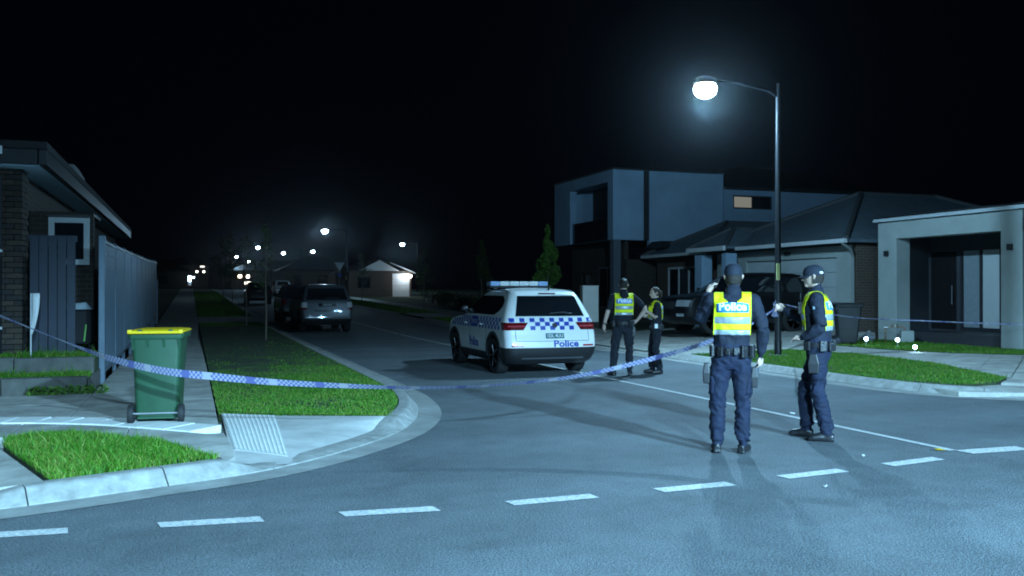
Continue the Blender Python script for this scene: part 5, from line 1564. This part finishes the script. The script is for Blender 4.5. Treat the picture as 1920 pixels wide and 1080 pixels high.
# -------- officer with back to us, hand raised to his ear
f = Figure((5.03, 7.72, 0.0), R(-33), 1.86, 'officer in cap and bright vest, back to us, one hand raised to the ear')
f.torso(lean=0.0, shift=0.018, bulk=1.06)
f.head(turn=R(6), tilt=0.0)
f.leg((-0.092, 0, .90), (-0.125, 0.015, .50), (-0.135, -0.01, .10), (-0.12, 1))
f.leg((0.092, 0, .90), (0.105, 0.02, .50), (0.105, 0.0, .10), (0.30, 1))
f.arm((-0.185, 0.0, 1.455), (-0.295, 0.12, 1.26), (-0.225, 0.04, 1.52), (0.50, -0.02, 1), (0.9, 0.2, -0.2), 0.55, thumb=1)
hp = f.arm((0.205, -0.01, 1.455), (0.295, -0.03, 1.19), (0.275, 0.05, .93), (-0.05, 0.1, -1), (-1, 0.1, 0), 0.75, thumb=-1)
f.finish(1); f.eyes(); f.hair(); f.cap(); f.vest(); f.belt(); f.pockets()
holster(f, (0.215, 0.01, 0.63), 1); holster(f, (-0.232, 0.0, 0.66), -1)
MB().tube([(-0.15, 0.05, 1.58), (-0.115, 0.03, 1.66)], 0.012, 6).build('earpiece', M_BLACKPL, f.t)
tch = empty('torch', (0, 0, 0), 0, f.t)
MB().tube([(0.262, 0.07, .90), (0.235, 0.09, .74)], [0.016, 0.018], 10).build('torch_barrel', mat('torch_body', (0.10, 0.13, 0.16), 0.35, metal=0.5), tch, smooth=40)
MB().tube([(0.2355, 0.09, .745), (0.228, 0.095, .70)], [0.020, 0.026], 10).build('torch_head', M_BLACKPL, tch, smooth=40)

# -------- officer in profile holding up the tape
f = Figure((6.37, 8.10, 0.0), R(45), 1.87, 'officer in cap seen side on, holding up the police tape')
f.torso(lean=0.03, shift=0.0, bulk=1.08)
f.head(turn=R(0), tilt=R(4))
f.leg((-0.092, 0, .90), (-0.115, -0.01, .50), (-0.12, -0.10, .10), (-0.15, 1))
f.leg((0.092, 0.01, .90), (0.115, 0.15, .51), (0.115, 0.13, .10), (0.1, 1))
f.arm((-0.20, 0.0, 1.455), (-0.27, -0.06, 1.18), (-0.215, 0.13, 1.05), (0.45, 0.9, 0.1), (0.3, -0.2, -1), 0.6, thumb=-1)
HAND2 = f.arm((0.195, 0.04, 1.455), (0.26, 0.17, 1.22), (0.14, 0.36, 1.34), (-0.2, 1, 0.25), (-0.9, -0.2, -0.2), 1.0, thumb=1)
f.finish(2); f.eyes(); f.hair(); f.cap(); f.vest(); f.belt(); f.pockets()
holster(f, (-0.215, 0.02, 0.70), -1); radio(f, (-0.12, 0.165, 1.36))
b = MB(); b.ball(f.w(-0.055, -0.085, 0.035), (0.022, 0.022, 0.016), 8, 5); b.build('cap_patch', M_LETTER_W, f.t)
b = MB(); b.ball((-0.268, 0.0, 1.37), (0.012, 0.028, 0.036), 8, 6); b.build('sleeve_badge', mat('badge_thread', (0.22, 0.30, 0.36), 0.7), f.t)
F2 = f

# -------- officer beyond the tape, back to us, hand on hip
f = Figure((7.68, 15.42, 0.0), R(-18), 1.82, 'bareheaded officer in short sleeves beyond the tape, hand on hip')
f.torso(shift=0.015, bulk=1.05)
f.head(turn=R(-16), tilt=R(10))
f.leg((-0.092, 0, .90), (-0.15, 0.02, .50), (-0.185, -0.02, .10), (-0.45, 1))
f.leg((0.092, 0, .90), (0.12, 0.02, .50), (0.13, -0.01, .10), (0.2, 1))
f.arm((-0.19, 0, 1.455), (-0.285, -0.02, 1.19), (-0.345, 0.05, .95), (-0.1, 0.1, -1), (1, 0.1, 0), 0.5, short=True, thumb=1)
f.arm((0.20, 0, 1.455), (0.415, -0.07, 1.24), (0.27, 0.02, 1.03), (-0.8, 0.3, -0.5), (0, 0.3, -1), 0.5, short=True, thumb=1)
f.finish(3, dark=True); f.eyes(); f.hair(full=True); f.vest(); f.belt(); f.pockets()
MB().tube([(-0.33, 0.03, .985), (-0.336, 0.04, .965)], 0.032, 10).build('watch', M_BLACKPL, f.t)
holster(f, (0.20, 0.0, 0.72), 1)

# -------- officer with ponytail
f = Figure((8.47, 15.58, 0.0), R(72), 1.66, 'officer with a ponytail beyond the tape, arm raised to her chest')
f.torso(lean=0.01, bulk=1.06, female=True)
f.head(turn=R(10), tilt=R(10))
f.leg((-0.09, 0, .90), (-0.10, 0.03, .50), (-0.11, -0.06, .10), (-0.1, 1))
f.leg((0.09, 0, .90), (0.10, 0.08, .50), (0.11, 0.06, .10), (0.2, 1))
f.arm((-0.175, 0, 1.44), (-0.235, 0.05, 1.18), (-0.09, 0.22, 1.30), (0.5, 0.4, 0.9), (0.3, -0.9, 0.2), 0.7, short=True, thumb=-1, sz=0.9)
f.arm((0.175, 0, 1.44), (0.235, 0.10, 1.18), (0.06, 0.24, 1.20), (-1, 0.3, 0.1), (0, -1, 0.1), 0.7, short=True, thumb=1, sz=0.9)
f.finish(4, dark=True); f.eyes(); f.hair(M_HAIRB, full=True, pony=True); f.vest(w=0.155); f.belt(); f.pockets()
MB().box(-0.012, 0.012, -0.03, 0.03, -0.045, 0.045).build('pouch_card', M_LETTER_W, f.t, loc=(-0.172, 0.03, 1.0), bevel=0.004)
# ================================================================== SMALL THINGS
# ---------------------------------------------------------------- wheelie bins
def wheelie_bin(loc, rz, bodym, lidm, label):
    t = empty('wheelie_bin', loc, rz); tag(t, label, 'bin', 'wheelie bins')
    def rr(w, d0, d1, z, r=0.05, n=5):
        out = []
        for cx, cy, a0 in ((w-r, d1-r, 0), (-w+r, d1-r, 90), (-w+r, d0+r, 180), (w-r, d0+r, 270)):
            for k in range(n): a = R(a0+90*k/(n-1)); out.append((cx+r*math.cos(a), cy+r*math.sin(a), z))
        return out
    b = MB(); b.loft([rr(.215, -.22, .20, .035), rr(.225, -.235, .23, .10), rr(.24, -.255, .28, .55), rr(.262, -.275, .33, .93)])
    b.build('bin_body', bodym, t, smooth=40)
    b = MB(); b.loft([rr(.285, -.295, .36, .925), rr(.292, -.30, .368, .94), rr(.292, -.30, .368, .985), rr(.275, -.28, .35, .995)])
    b.build('rim', bodym, t, smooth=40)
    for x in (-.24, -.085, .085, .24):
        b = MB(); b.add([(x-.012, -.26, .80), (x+.012, -.26, .80), (x+.012, -.30, .925), (x-.012, -.30, .925), (x-.012, -.262, .925), (x+.012, -.262, .925)], [(0, 1, 2, 3), (0, 3, 4), (1, 5, 2), (3, 2, 5, 4)])
        b.build('gusset', bodym, t)
    b = MB(); b.loft([rr(.296, -.30, .385, .997), rr(.298, -.305, .39, 1.01), rr(.285, -.29, .37, 1.02), rr(.20, -.20, .26, 1.032)])
    ld = b.build('lid', lidm, t, smooth=40)
    b = MB(); b.tube([(-.27, -.335, 1.0), (.27, -.335, 1.0)], .017, 8); b.build('handle', lidm, t, smooth=40)
    for x in (-.265, -.16, .16, .265):
        b = MB(); b.box(x-.022, x+.022, -.345, -.285, .985, 1.03); b.build('hinge', lidm if abs(x) > .2 else bodym, ld, bevel=0.008)
    for sx in (-1, 1):
        w = empty('wheel', (sx*.262, -.245, .10), 0, t)
        b = MB(); b.lathe([(.06, -.028), (.095, -.028), (.10, -.018), (.10, .018), (.095, .028), (.06, .028), (.06, -.028)], 20, axis='x'); b.build('tyre', M_RUBBER, w, smooth=40)
        b = MB(); b.lathe([(.062, -.016), (.062, .016), (.02, .024), (.001, .024)] if sx > 0 else [(.001, -.024), (.02, -.024), (.062, -.016), (.062, .016)], 16, axis='x'); b.build('rim', mat('bin_wheel', (.03, .035, .06), .5), w, smooth=40)
    b = MB(); b.tube([(-.27, -.245, .10), (.27, -.245, .10)], .012, 8); b.build('axle', M_STEEL, t)
    MB().box(-.20, .20, -.243, -.215, .036, .06).build('foot_bar', bodym, t, bevel=.006)
    return t
M_BING = mat('bin_green', (0.017, 0.068, 0.032), 0.5, var=0.18, scale=5, bump=0.15, bscale=120, dist=0.003)
M_LIDY = mat('lid_yellow', (0.78, 0.52, 0.010), 0.45, var=0.1, scale=8)
wheelie_bin((-0.33, 11.03, 0.142), R(-7), M_BING, M_LIDY, 'green wheelie bin with yellow lid on the footpath corner')
M_BIND = mat('bin_dark', (0.020, 0.024, 0.026), 0.5, var=0.2, scale=6)
wheelie_bin((17.05, 20.5, 0.135), R(-120), M_BIND, M_BIND, 'dark wheelie bin by the driveway behind the capped officer').scale = (1.1, 1.1, 1.1)

# ---------------------------------------------------------------- police tape
def tape_mat():
    m = bpy.data.materials.new('police_tape'); m.use_nodes = True
    nt = m.node_tree; b = nt.nodes['Principled BSDF']
    uv = nt.nodes.new('ShaderNodeUVMap'); sp = nt.nodes.new('ShaderNodeSeparateXYZ'); nt.links.new(uv.outputs[0], sp.inputs[0])
    def math_(op, a, b_=None, c=None):
        n = nt.nodes.new('ShaderNodeMath'); n.operation = op
        for i, x in enumerate((a, b_, c)):
            if x is None: continue
            if isinstance(x, (int, float)): n.inputs[i].default_value = x
            else: nt.links.new(x, n.inputs[i])
        return n.outputs[0]
    u, v = sp.outputs['X'], sp.outputs['Y']
    fu = math_('FLOOR', math_('DIVIDE', u, 0.025)); fv = math_('FLOOR', math_('MULTIPLY', v, 3.0))
    chk = math_('MODULO', math_('ADD', math_('ADD', fu, fv), 1000.0), 2.0)
    ph = math_('MODULO', math_('ADD', u, 100.0), 0.72)
    blue = math_('MULTIPLY', math_('GREATER_THAN', ph, 0.30), math_('LESS_THAN', ph, 0.39))
    white = math_('MULTIPLY', math_('GREATER_THAN', ph, 0.54), math_('LESS_THAN', ph, 0.63))
    k = math_('MAXIMUM', chk, blue); k = math_('MULTIPLY', k, math_('SUBTRACT', 1.0, white))
    mx = nt.nodes.new('ShaderNodeMix'); mx.data_type = 'RGBA'
    mx.inputs['A'].default_value = (0.56, 0.56, 0.66, 1); mx.inputs['B'].default_value = (0.18, 0.20, 0.48, 1)
    nt.links.new(k, mx.inputs['Factor']); nt.links.new(mx.outputs['Result'], b.inputs['Base Color'])
    b.inputs['Roughness'].default_value = 0.4; b.inputs['Specular IOR Level'].default_value = 0.4
    tr = nt.nodes.new('ShaderNodeBsdfTranslucent'); nt.links.new(mx.outputs['Result'], tr.inputs['Color'])
    ms = nt.nodes.new('ShaderNodeMixShader'); ms.inputs[0].default_value = 0.42
    nt.links.new(b.outputs[0], ms.inputs[1]); nt.links.new(tr.outputs[0], ms.inputs[2])
    nt.links.new(ms.outputs[0], nt.nodes['Material Output'].inputs['Surface'])
    return m
M_TAPE = tape_mat()
def tape(name, pts, w, label, twist=None, seed=0):
    P = spline(pts, 60); d = np.r_[0, np.cumsum(np.linalg.norm(np.diff(P, axis=0), axis=1))]
    b = MB(); vs = []; uvs = []
    for i, p in enumerate(P):
        t = P[min(i+1, len(P)-1)]-P[max(i-1, 0)]; t = t/np.linalg.norm(t)
        side = np.cross(t, [0, 0, 1.0]); side /= np.linalg.norm(side); up = np.cross(side, t)
        a = 0.45*math.sin(d[i]*0.9+seed) + 0.25*math.sin(d[i]*2.7+seed*2) if twist is None else float(np.interp(p[0], *twist)) + 0.12*math.sin(d[i]*2.3)
        q = up*math.cos(a) + side*math.sin(a)
        vs += [tuple(p+q*w/2), tuple(p), tuple(p-q*w/2)]; uvs += [(d[i], 1), (d[i], .5), (d[i], 0)]
    fs = []
    for i in range(len(P)-1):
        o = i*3; fs += [(o, o+1, o+4, o+3), (o+1, o+2, o+5, o+4)]
    b.add(vs, fs); o = b.build(name, M_TAPE, None, smooth=60)
    ul = o.data.uv_layers.new(name='UVMap')
    for l in o.data.loops: ul.data[l.index].uv = uvs[l.vertex_index]
    return tag(o, label, 'tape')
h2 = F2.t.matrix_world if False else Matrix.Translation(F2.t.location) @ Matrix.Rotation(R(45), 4, 'Z') @ Matrix.Scale(1.87/1.80, 4)
hand = h2 @ HAND2
TAPE_PTS = [(-3.6, 13.95, 1.80), (-3.05, 13.28, 1.60), (-2.14, 12.22, 1.30), (-1.47, 11.45, 1.07), (-0.86, 10.70, 0.88), (-0.30, 10.13, 0.77), (0.22, 9.79, 0.72), (0.98, 9.41, 0.66), (2.16, 9.05, 0.61), (3.09, 8.88, 0.63), (3.93, 8.74, 0.72), (4.82, 8.64, 0.91), (5.39, 8.54, 1.08), (5.80, 8.40, 1.28), (6.11, 8.18, 1.41)]
tape('police_tape', TAPE_PTS[:-1] + [(hand.x, hand.y, hand.z)], 0.078, 'blue and white checked police tape sagging across the junction', twist=([-3.6, -1.4, -0.7, 0.2, 1.0, 2.0, 3.0, 4.5, 6.0], [1.0, 0.95, 0.35, 0.05, 0.6, 1.22, 1.05, 0.85, 0.7]))
tape('police_tape', [(hand.x+.02, hand.y+.02, hand.z+0.01), (7.2, 10.0, 1.30), (9.5, 13.3, 1.22), (12.53, 17.42, 1.38)], 0.075, 'police tape running from the capped officer to the lamp pole', seed=3)
tape('police_tape', [(12.70, 17.45, 1.30), (15.5, 18.6, 0.95), (17.2, 18.0, 0.85), (19.2, 16.3, 0.78), (22.0, 14.0, 0.80)], 0.028, 'thin far police tape strung across the rendered porch', seed=5)
# post that anchors the left end of the tape
ps = empty('timber_post', (-3.62, 14.0, 0.12)); tag(ps, 'timber stake outside the left edge holding the tape', 'post')
MB().box(-0.04, 0.04, -0.04, 0.04, -0.1, 1.78).build('stake', mat('weathered_timber', (0.20, 0.15, 0.10), 0.9, var=0.3, scale=12), ps, bevel=0.006)
MB().add([(-.04, -.04, 1.75), (.04, -.04, 1.75), (.04, .04, 1.75), (-.04, .04, 1.75), (0, 0, 1.79)], [(0, 1, 4), (1, 2, 4), (2, 3, 4), (3, 0, 4)]).build('stake_top', _m['weathered_timber'], ps)

# ---------------------------------------------------------------- trees
def leaf_mat(name, a, b_):
    m = bpy.data.materials.new(name); m.use_nodes = True; nt = m.node_tree; bs = nt.nodes['Principled BSDF']
    gi = nt.nodes.new('ShaderNodeNewGeometry'); r = nt.nodes.new('ShaderNodeValToRGB')
    r.color_ramp.elements[0].color = (*a, 1); r.color_ramp.elements[1].color = (*b_, 1)
    nt.links.new(gi.outputs['Random Per Island'], r.inputs['Fac']); nt.links.new(r.outputs['Color'], bs.inputs['Base Color'])
    bs.inputs['Roughness'].default_value = 0.55
    return m
M_LEAF = leaf_mat('street_tree_leaf', (0.030, 0.085, 0.010), (0.10, 0.19, 0.030))
M_LEAFD = leaf_mat('shrub_dim_tree_leaf', (0.014, 0.034, 0.008), (0.045, 0.08, 0.02))  # dark shrub leaf; on street trees the dimness is put into this colour
def leaves(name, C, n, size, m, parent):
    """C: list of (centre, radii) clumps; leaf quads through their volume"""
    b = MB()
    for _ in range(n):
        c, r = random.choice(C)
        while True:
            p = Vector((random.uniform(-1, 1), random.uniform(-1, 1), random.uniform(-1, 1)))
            if p.length <= 1: break
        p = Vector((c[0]+p.x*r[0], c[1]+p.y*r[1], c[2]+p.z*r[2]))
        a = Vector((random.gauss(0, 1), random.gauss(0, 1), random.gauss(0, .7))).normalized(); q = a.orthogonal().normalized()
        s = size*random.uniform(.6, 1.3)
        b.add([p-a*s, p+q*s*.45, p+a*s, p-q*s*.45], [(0, 1, 2, 3)])
    return b.build(name, m, parent)
def tree(loc, h, r, shape, n, label, group, stake=False, lm=M_LEAF, z0=None):
    t = empty('street_tree', loc); tag(t, label, 'tree', group)
    z0 = z0 if z0 is not None else h*0.36
    b = MB(); k = [(0, 0, -0.05), (0.01, 0.01, h*.25), (-0.01, 0.02, h*.55), (0.02, 0, h*.9)]
    b.tube(k, [0.032, 0.027, 0.02, 0.006], 8)
    for q in range(9):
        a = q*2.4; zz = z0+(h*.85-z0)*q/9; L = r*(.8-.5*q/9)
        b.tube([(0, 0, zz), (L*.5*math.cos(a), L*.5*math.sin(a), zz+L*.5), (L*math.cos(a), L*math.sin(a), zz+L*.75)], [.013, .009, .003], 5)
    b.build('trunk', M_BARK, t, smooth=50)
    C = []
    for q in range(22):
        f = random.random(); zz = z0+(h-z0)*f
        rad = r*((1-f)**0.75 if shape == 'cone' else math.sin(math.pi*min(max(f*0.85+.12, 0), 1))**.7)
        a = random.uniform(0, 6.28); dd = rad*random.uniform(.25, .75)
        C.append(((dd*math.cos(a), dd*math.sin(a), zz), (max(rad*.42, .10), max(rad*.42, .10), (h-z0)*.10)))
    leaves('crown', C, n, 0.055 if h < 4.5 else .09, lm, t)
    if stake:
        MB().box(.16, .20, -.02, .02, -.05, 1.5).build('stake', _m['weathered_timber'], t)
    return t
LG = 'young street trees on the left verge'
tree((2.05, 27.2, .12), 3.3, .45, 'round', 200, 'thin sapling on the left verge beside the silver car', LG, z0=1.6, lm=M_LEAFD)
tree((2.05, 37.1, .12+gz(37)), 3.6, .5, 'round', 220, 'second sapling on the left verge, further back and left', LG, z0=2.0, lm=M_LEAFD)
tree((2.05, 50.0, .12+gz(50)), 4.4, .8, 'round', 500, 'third tree on the left verge near the far dark car', LG, z0=1.9, lm=M_LEAFD)
tree((2.05, 64.0, .12+gz(64)), 4.6, .9, 'round', 600, 'far tree on the left verge under the leftmost lamps', LG, z0=1.8, lm=M_LEAFD)
RG = 'young street trees on the right verge'
tree((12.55, 31.4, .12), 3.75, .85, 'cone', 4200, 'bright green conical tree behind the police car light bar', RG, z0=.7)
tree((12.55, 39.6, .12+gz(39.6)), 3.5, .75, 'cone', 1800, 'dim slender tree left of the conical tree', RG, z0=.8, lm=M_LEAFD)
tree((12.55, 50.5, .12+gz(50)), 3.4, .7, 'round', 700, 'dark tree beyond the verge left of the police car', RG, z0=1.0)
tree((12.55, 70.4, .12+gz(70)), 3.7, .9, 'round', 800, 'leafy tree standing before the gabled house', RG, z0=1.3)
for (x, y) in ((2.05, 27.2), (2.05, 37.1), (12.55, 31.4)):
    b = MB(); b.lathe([(.62, .0), (.55, .035), (.3, .05), (.001, .055)], 18, (0, 0, 0))
    tag(b.build('mulch_ring', M_MULCH, None, smooth=60, loc=(x, y, .115+gz(y))), kind='structure')
SG = 'dark shrubs in the front gardens on the right'
for i, (x, y, r, h_, lb) in enumerate(((15.6, 52, 1.1, 1.0, 'low dark shrub left of the police car roof'), (16.2, 57, 1.3, 1.2, 'dark bushy shrub in the far garden, middle of the row'),
    (16.8, 63, 1.4, 1.3, 'dark shrub nearest below the lit porch'), (15.4, 46.5, .9, .9, 'small dark shrub beside the right footpath behind the police car'), (16.8, 41.5, .9, 1.3, 'shrub at the corner of the two storey house'))):
    t = empty('shrub', (x, y, gz(y)+.1)); tag(t, lb, 'shrub', SG)
    C = [((random.uniform(-r, r)*.6, random.uniform(-r, r)*.6, h_*random.uniform(.25, .75)), (r*.5, r*.5, h_*.32)) for _ in range(9)]
    leaves('foliage', C, 900, .09, M_LEAFD, t)
    MB().tube([(0, 0, -.05), (.05, 0, h_*.5)], [.04, .02], 6).build('stem', M_BARK, t)
# small leafy weeds at the foot of the terrace by the fence
t = empty('garden_plant', (-1.75, 14.22, .13)); tag(t, 'low leafy weeds at the foot of the garden edging by the fence', 'plant')
leaves('foliage', [((-.3+.2*k, .0, .06), (.15, .06, .07)) for k in range(5)], 260, .04, M_LEAF, t)

# ---------------------------------------------------------------- pillar box, garden lights, meter, signs, litter
t = empty('utility_pillar', (14.72, 32.5, .1), R(-12)); tag(t, 'plain pale utility cabinet standing beside the short sleeved officer', 'cabinet')
MB().box(-.33, .33, -.28, .28, -.05, .279).build('plinth', M_BRICK_DK, t)
MB().box(-.315, .315, -.26, .26, .28, 1.66).build('cabinet', mat('cabinet_cream', (.88, .88, .82), .6, var=.07, scale=3), t, bevel=.015)
MB().box(-.33, .33, -.275, .275, 1.661, 1.70).build('cap', _m['cabinet_cream'], t, bevel=.01)
MB().box(-.05, .28, -.272, -.261, .36, 1.55).build('door', _m['cabinet_cream'], t, bevel=.003)
GL = 'solar lights along the front path'
M_GLOW = mat('solar_light_globe', (.8, .9, 1), .3, emit=(.45, .75, 1.0), estr=38)
for (x, y, z, lb) in ((16.68, 19.30, .34, 'small glowing garden light nearest the dark bin'), (17.09, 18.63, .34, 'small glowing garden light below the water meter'), (16.35, 17.25, .25, 'small glowing garden light at the lawn edge, rightmost')):
    t = empty('garden_light', (x, y, .12)); tag(t, lb, 'garden light', GL)
    MB().tube([(0, 0, 0), (0, 0, z-.16)], .012, 8).build('spike', M_STEEL, t)
    MB().ball((0, 0, z-.12), .048, 12, 8).build('globe', M_GLOW, t, smooth=80)
    MB().lathe([(.055, 0), (.05, .012), (.001, .02)], 12, (0, 0, z-.075)).build('lamp_cap', M_STEEL, t)
    ld = bpy.data.lights.new('garden_glow', 'POINT'); ld.energy = 1.6; ld.color = (.5, .8, 1); ld.shadow_soft_size = .04
    lo = bpy.data.objects.new('garden_glow', ld); COL.objects.link(lo); lo.parent = t; lo.location = (0, -.08, z-.12)
t = empty('water_meter', (18.9, 20.7, .12), R(-35)); tag(t, 'water meter on bent pipes before the porch pillar', 'water meter')
M_COPPER = mat('copper_pipe', (.42, .26, .16), .45, metal=.8, var=.3, scale=12)
MB().tube([(-.25, 0, 0), (-.25, 0, .42), (-.2, 0, .46), (.2, 0, .46), (.25, 0, .42), (.25, 0, 0)], .022, 8).build('pipe', M_COPPER, t, smooth=50)
MB().lathe([(.075, -.05), (.085, .0), (.085, .06), (.06, .08), (.001, .085)], 14, (0, 0, .46)).build('meter_body', mat('meter_brass', (.5, .46, .38), .4, metal=.6), t, smooth=50)
MB().tube([(-.25, 0, .42), (-.25, -.09, .44)], .016, 6).build('tap', M_COPPER, t)
MB().box(-.31, -.19, -.10, -.085, .425, .455).build('tap_handle', M_STEEL, t, bevel=.004)
MB().box(.16, .5, -.05, .25, 0, .34).build('meter_plinth', M_REND_G, t, bevel=.02)
t = empty('rubbish_bag', (18.5, 21.3, .12)); tag(t, 'pale crumpled bag lying beside the water meter', 'bag')
b = MB(); b.ball((0, 0, .11), (.20, .16, .13), 14, 9)
for i, v in enumerate(b.v): n_ = mnoise.noise((v[0]*9, v[1]*9, v[2]*9)); b.v[i] = (v[0]*(1+.25*n_), v[1]*(1+.25*n_), v[2]*(1+.2*n_))
b.build('bag', mat('plastic_bag', (.45, .48, .5), .4, var=.1), t, smooth=50)
b = MB(); b.tube([(0, 0, .22), (.03, .02, .30)], [.04, .06], 7); b.build('knot', _m['plastic_bag'], t)
# give way sign seen from behind
t = empty('give_way_sign', (11.05, 72.0, gz(72.0)+.1), R(0)); tag(t, 'back of an inverted triangle road sign on a thin post', 'road sign')
MB().tube([(0, 0, 0), (0, 0, 3.1)], .028, 8).build('post', M_STEEL, t)
b = MB(); tri = [(-.40, 3.1), (.40, 3.1), (0, 2.40)]
b.add([(x, -.035, z) for x, z in tri]+[(x, -.045, z) for x, z in tri], [(0, 1, 2), (5, 4, 3), (0, 3, 4, 1), (1, 4, 5, 2), (2, 5, 3, 0)]); b.build('sign_plate', mat('sign_back', (.42, .44, .45), .45, metal=.5), t)
MB().box(-.16, .16, -.05, -.036, 1.95, 2.25).build('blue_plate', mat('sign_blue', (.03, .06, .5), .4), t, bevel=.005)
# feather flag by the brick house
t = empty('marker_flag', (-2.32, 15.62, .54)); tag(t, 'small white pennant on a thin stake against the brick wall', 'flag')
MB().tube([(0, 0, 0), (0, 0, 1.02)], .009, 6).build('stake', M_WHITE, t)
b = MB(); rows = []
for k in range(9):
    z = .38+.64*k/8; wd = .105*math.sin(min(k/8*1.7, 1.57))**.8+.004
    rows.append([(.011+wd*j/4, .012*math.sin(j*1.2+k*.4), z) for j in range(5)])
b.grid(rows); o = b.build('pennant', M_WHITE, t, smooth=60); so = o.modifiers.new('thick', 'SOLIDIFY'); so.thickness = .003
# covered trolley standing in the dark side passage
t = empty('covered_trolley', (-1.80, 16.95, .45)); tag(t, 'dark covered trolley with pale top in the side passage', 'trolley')
MB().box(-.22, .22, -.18, .18, .25, .82).build('cover', mat('trolley_cover', (.012, .012, .015), .8), t, bevel=.04)
b = MB(); b.loft([[(-.24, -.2, .83), (.24, -.2, .83), (.24, .2, .83), (-.24, .2, .83)], [(-.20, -.17, .92), (.14, -.17, .96), (.14, .17, .96), (-.20, .17, .92)]]); b.build('lid', mat('trolley_lid', (.30, .36, .40), .4), t, bevel=.02)
for x, m in ((-.14, 'a'), (.14, 'b')): MB().tube([(x, -.19, .58), (x-.03, -.20, .30)], .012, 6).build('strap', mat('lime_strap', (.2, .5, .12), .6), t)
for x in (-.18, .18):
    for y in (-.14, .14): MB().tube([(x, y, .25), (x, y, .0)], .018, 6).build('leg', M_DKSTEEL, t)
# paper scraps on the road
for (x, y, s_, m, lb) in ((7.35, 9.87, .055, M_WHITE, 'white paper scrap on the road beyond the capped officer'), (6.11, 7.11, .028, M_WHITE, 'tiny white scrap right of the officers'),
    (7.05, 7.12, .06, M_LIDY, 'yellowish leaf lying beside the end of the centre line'), (4.87, 6.10, .025, M_WHITE, 'tiny pale scrap in front of the dashed line')):
    b = MB(); b.grid([[(-s_, -s_*.5, .004), (0, -s_*.6, .016), (s_, -s_*.4, .006)], [(-s_*.9, s_*.5, .012), (.01, s_*.4, .007), (s_*.8, s_*.6, .018)]])
    tag(b.build('paper_scrap', m, None, smooth=40, loc=(x, y, .004), rot=(0, 0, random.uniform(0, 3))), lb, 'litter', 'litter on the road')

# ================================================================== ADDED HAZE, stands in for lens glare round the lamps
hz = MB().box(-80, 110, -40, 330, -1.2, 13.0)
hm = bpy.data.materials.new('glare_haze'); hm.use_nodes = True
nt = hm.node_tree; nt.nodes.remove(nt.nodes['Principled BSDF'])
pv = nt.nodes.new('ShaderNodeVolumePrincipled'); pv.inputs['Color'].default_value = (0.85, 0.92, 1.0, 1)
pv.inputs['Density'].default_value = 0.00020; pv.inputs['Anisotropy'].default_value = 0.955
nt.links.new(pv.outputs[0], nt.nodes['Material Output'].inputs['Volume'])
ho = hz.build('haze', hm)
tag(ho, 'thin haze added to give the street lamps a glare halo', 'haze', kind='stuff')
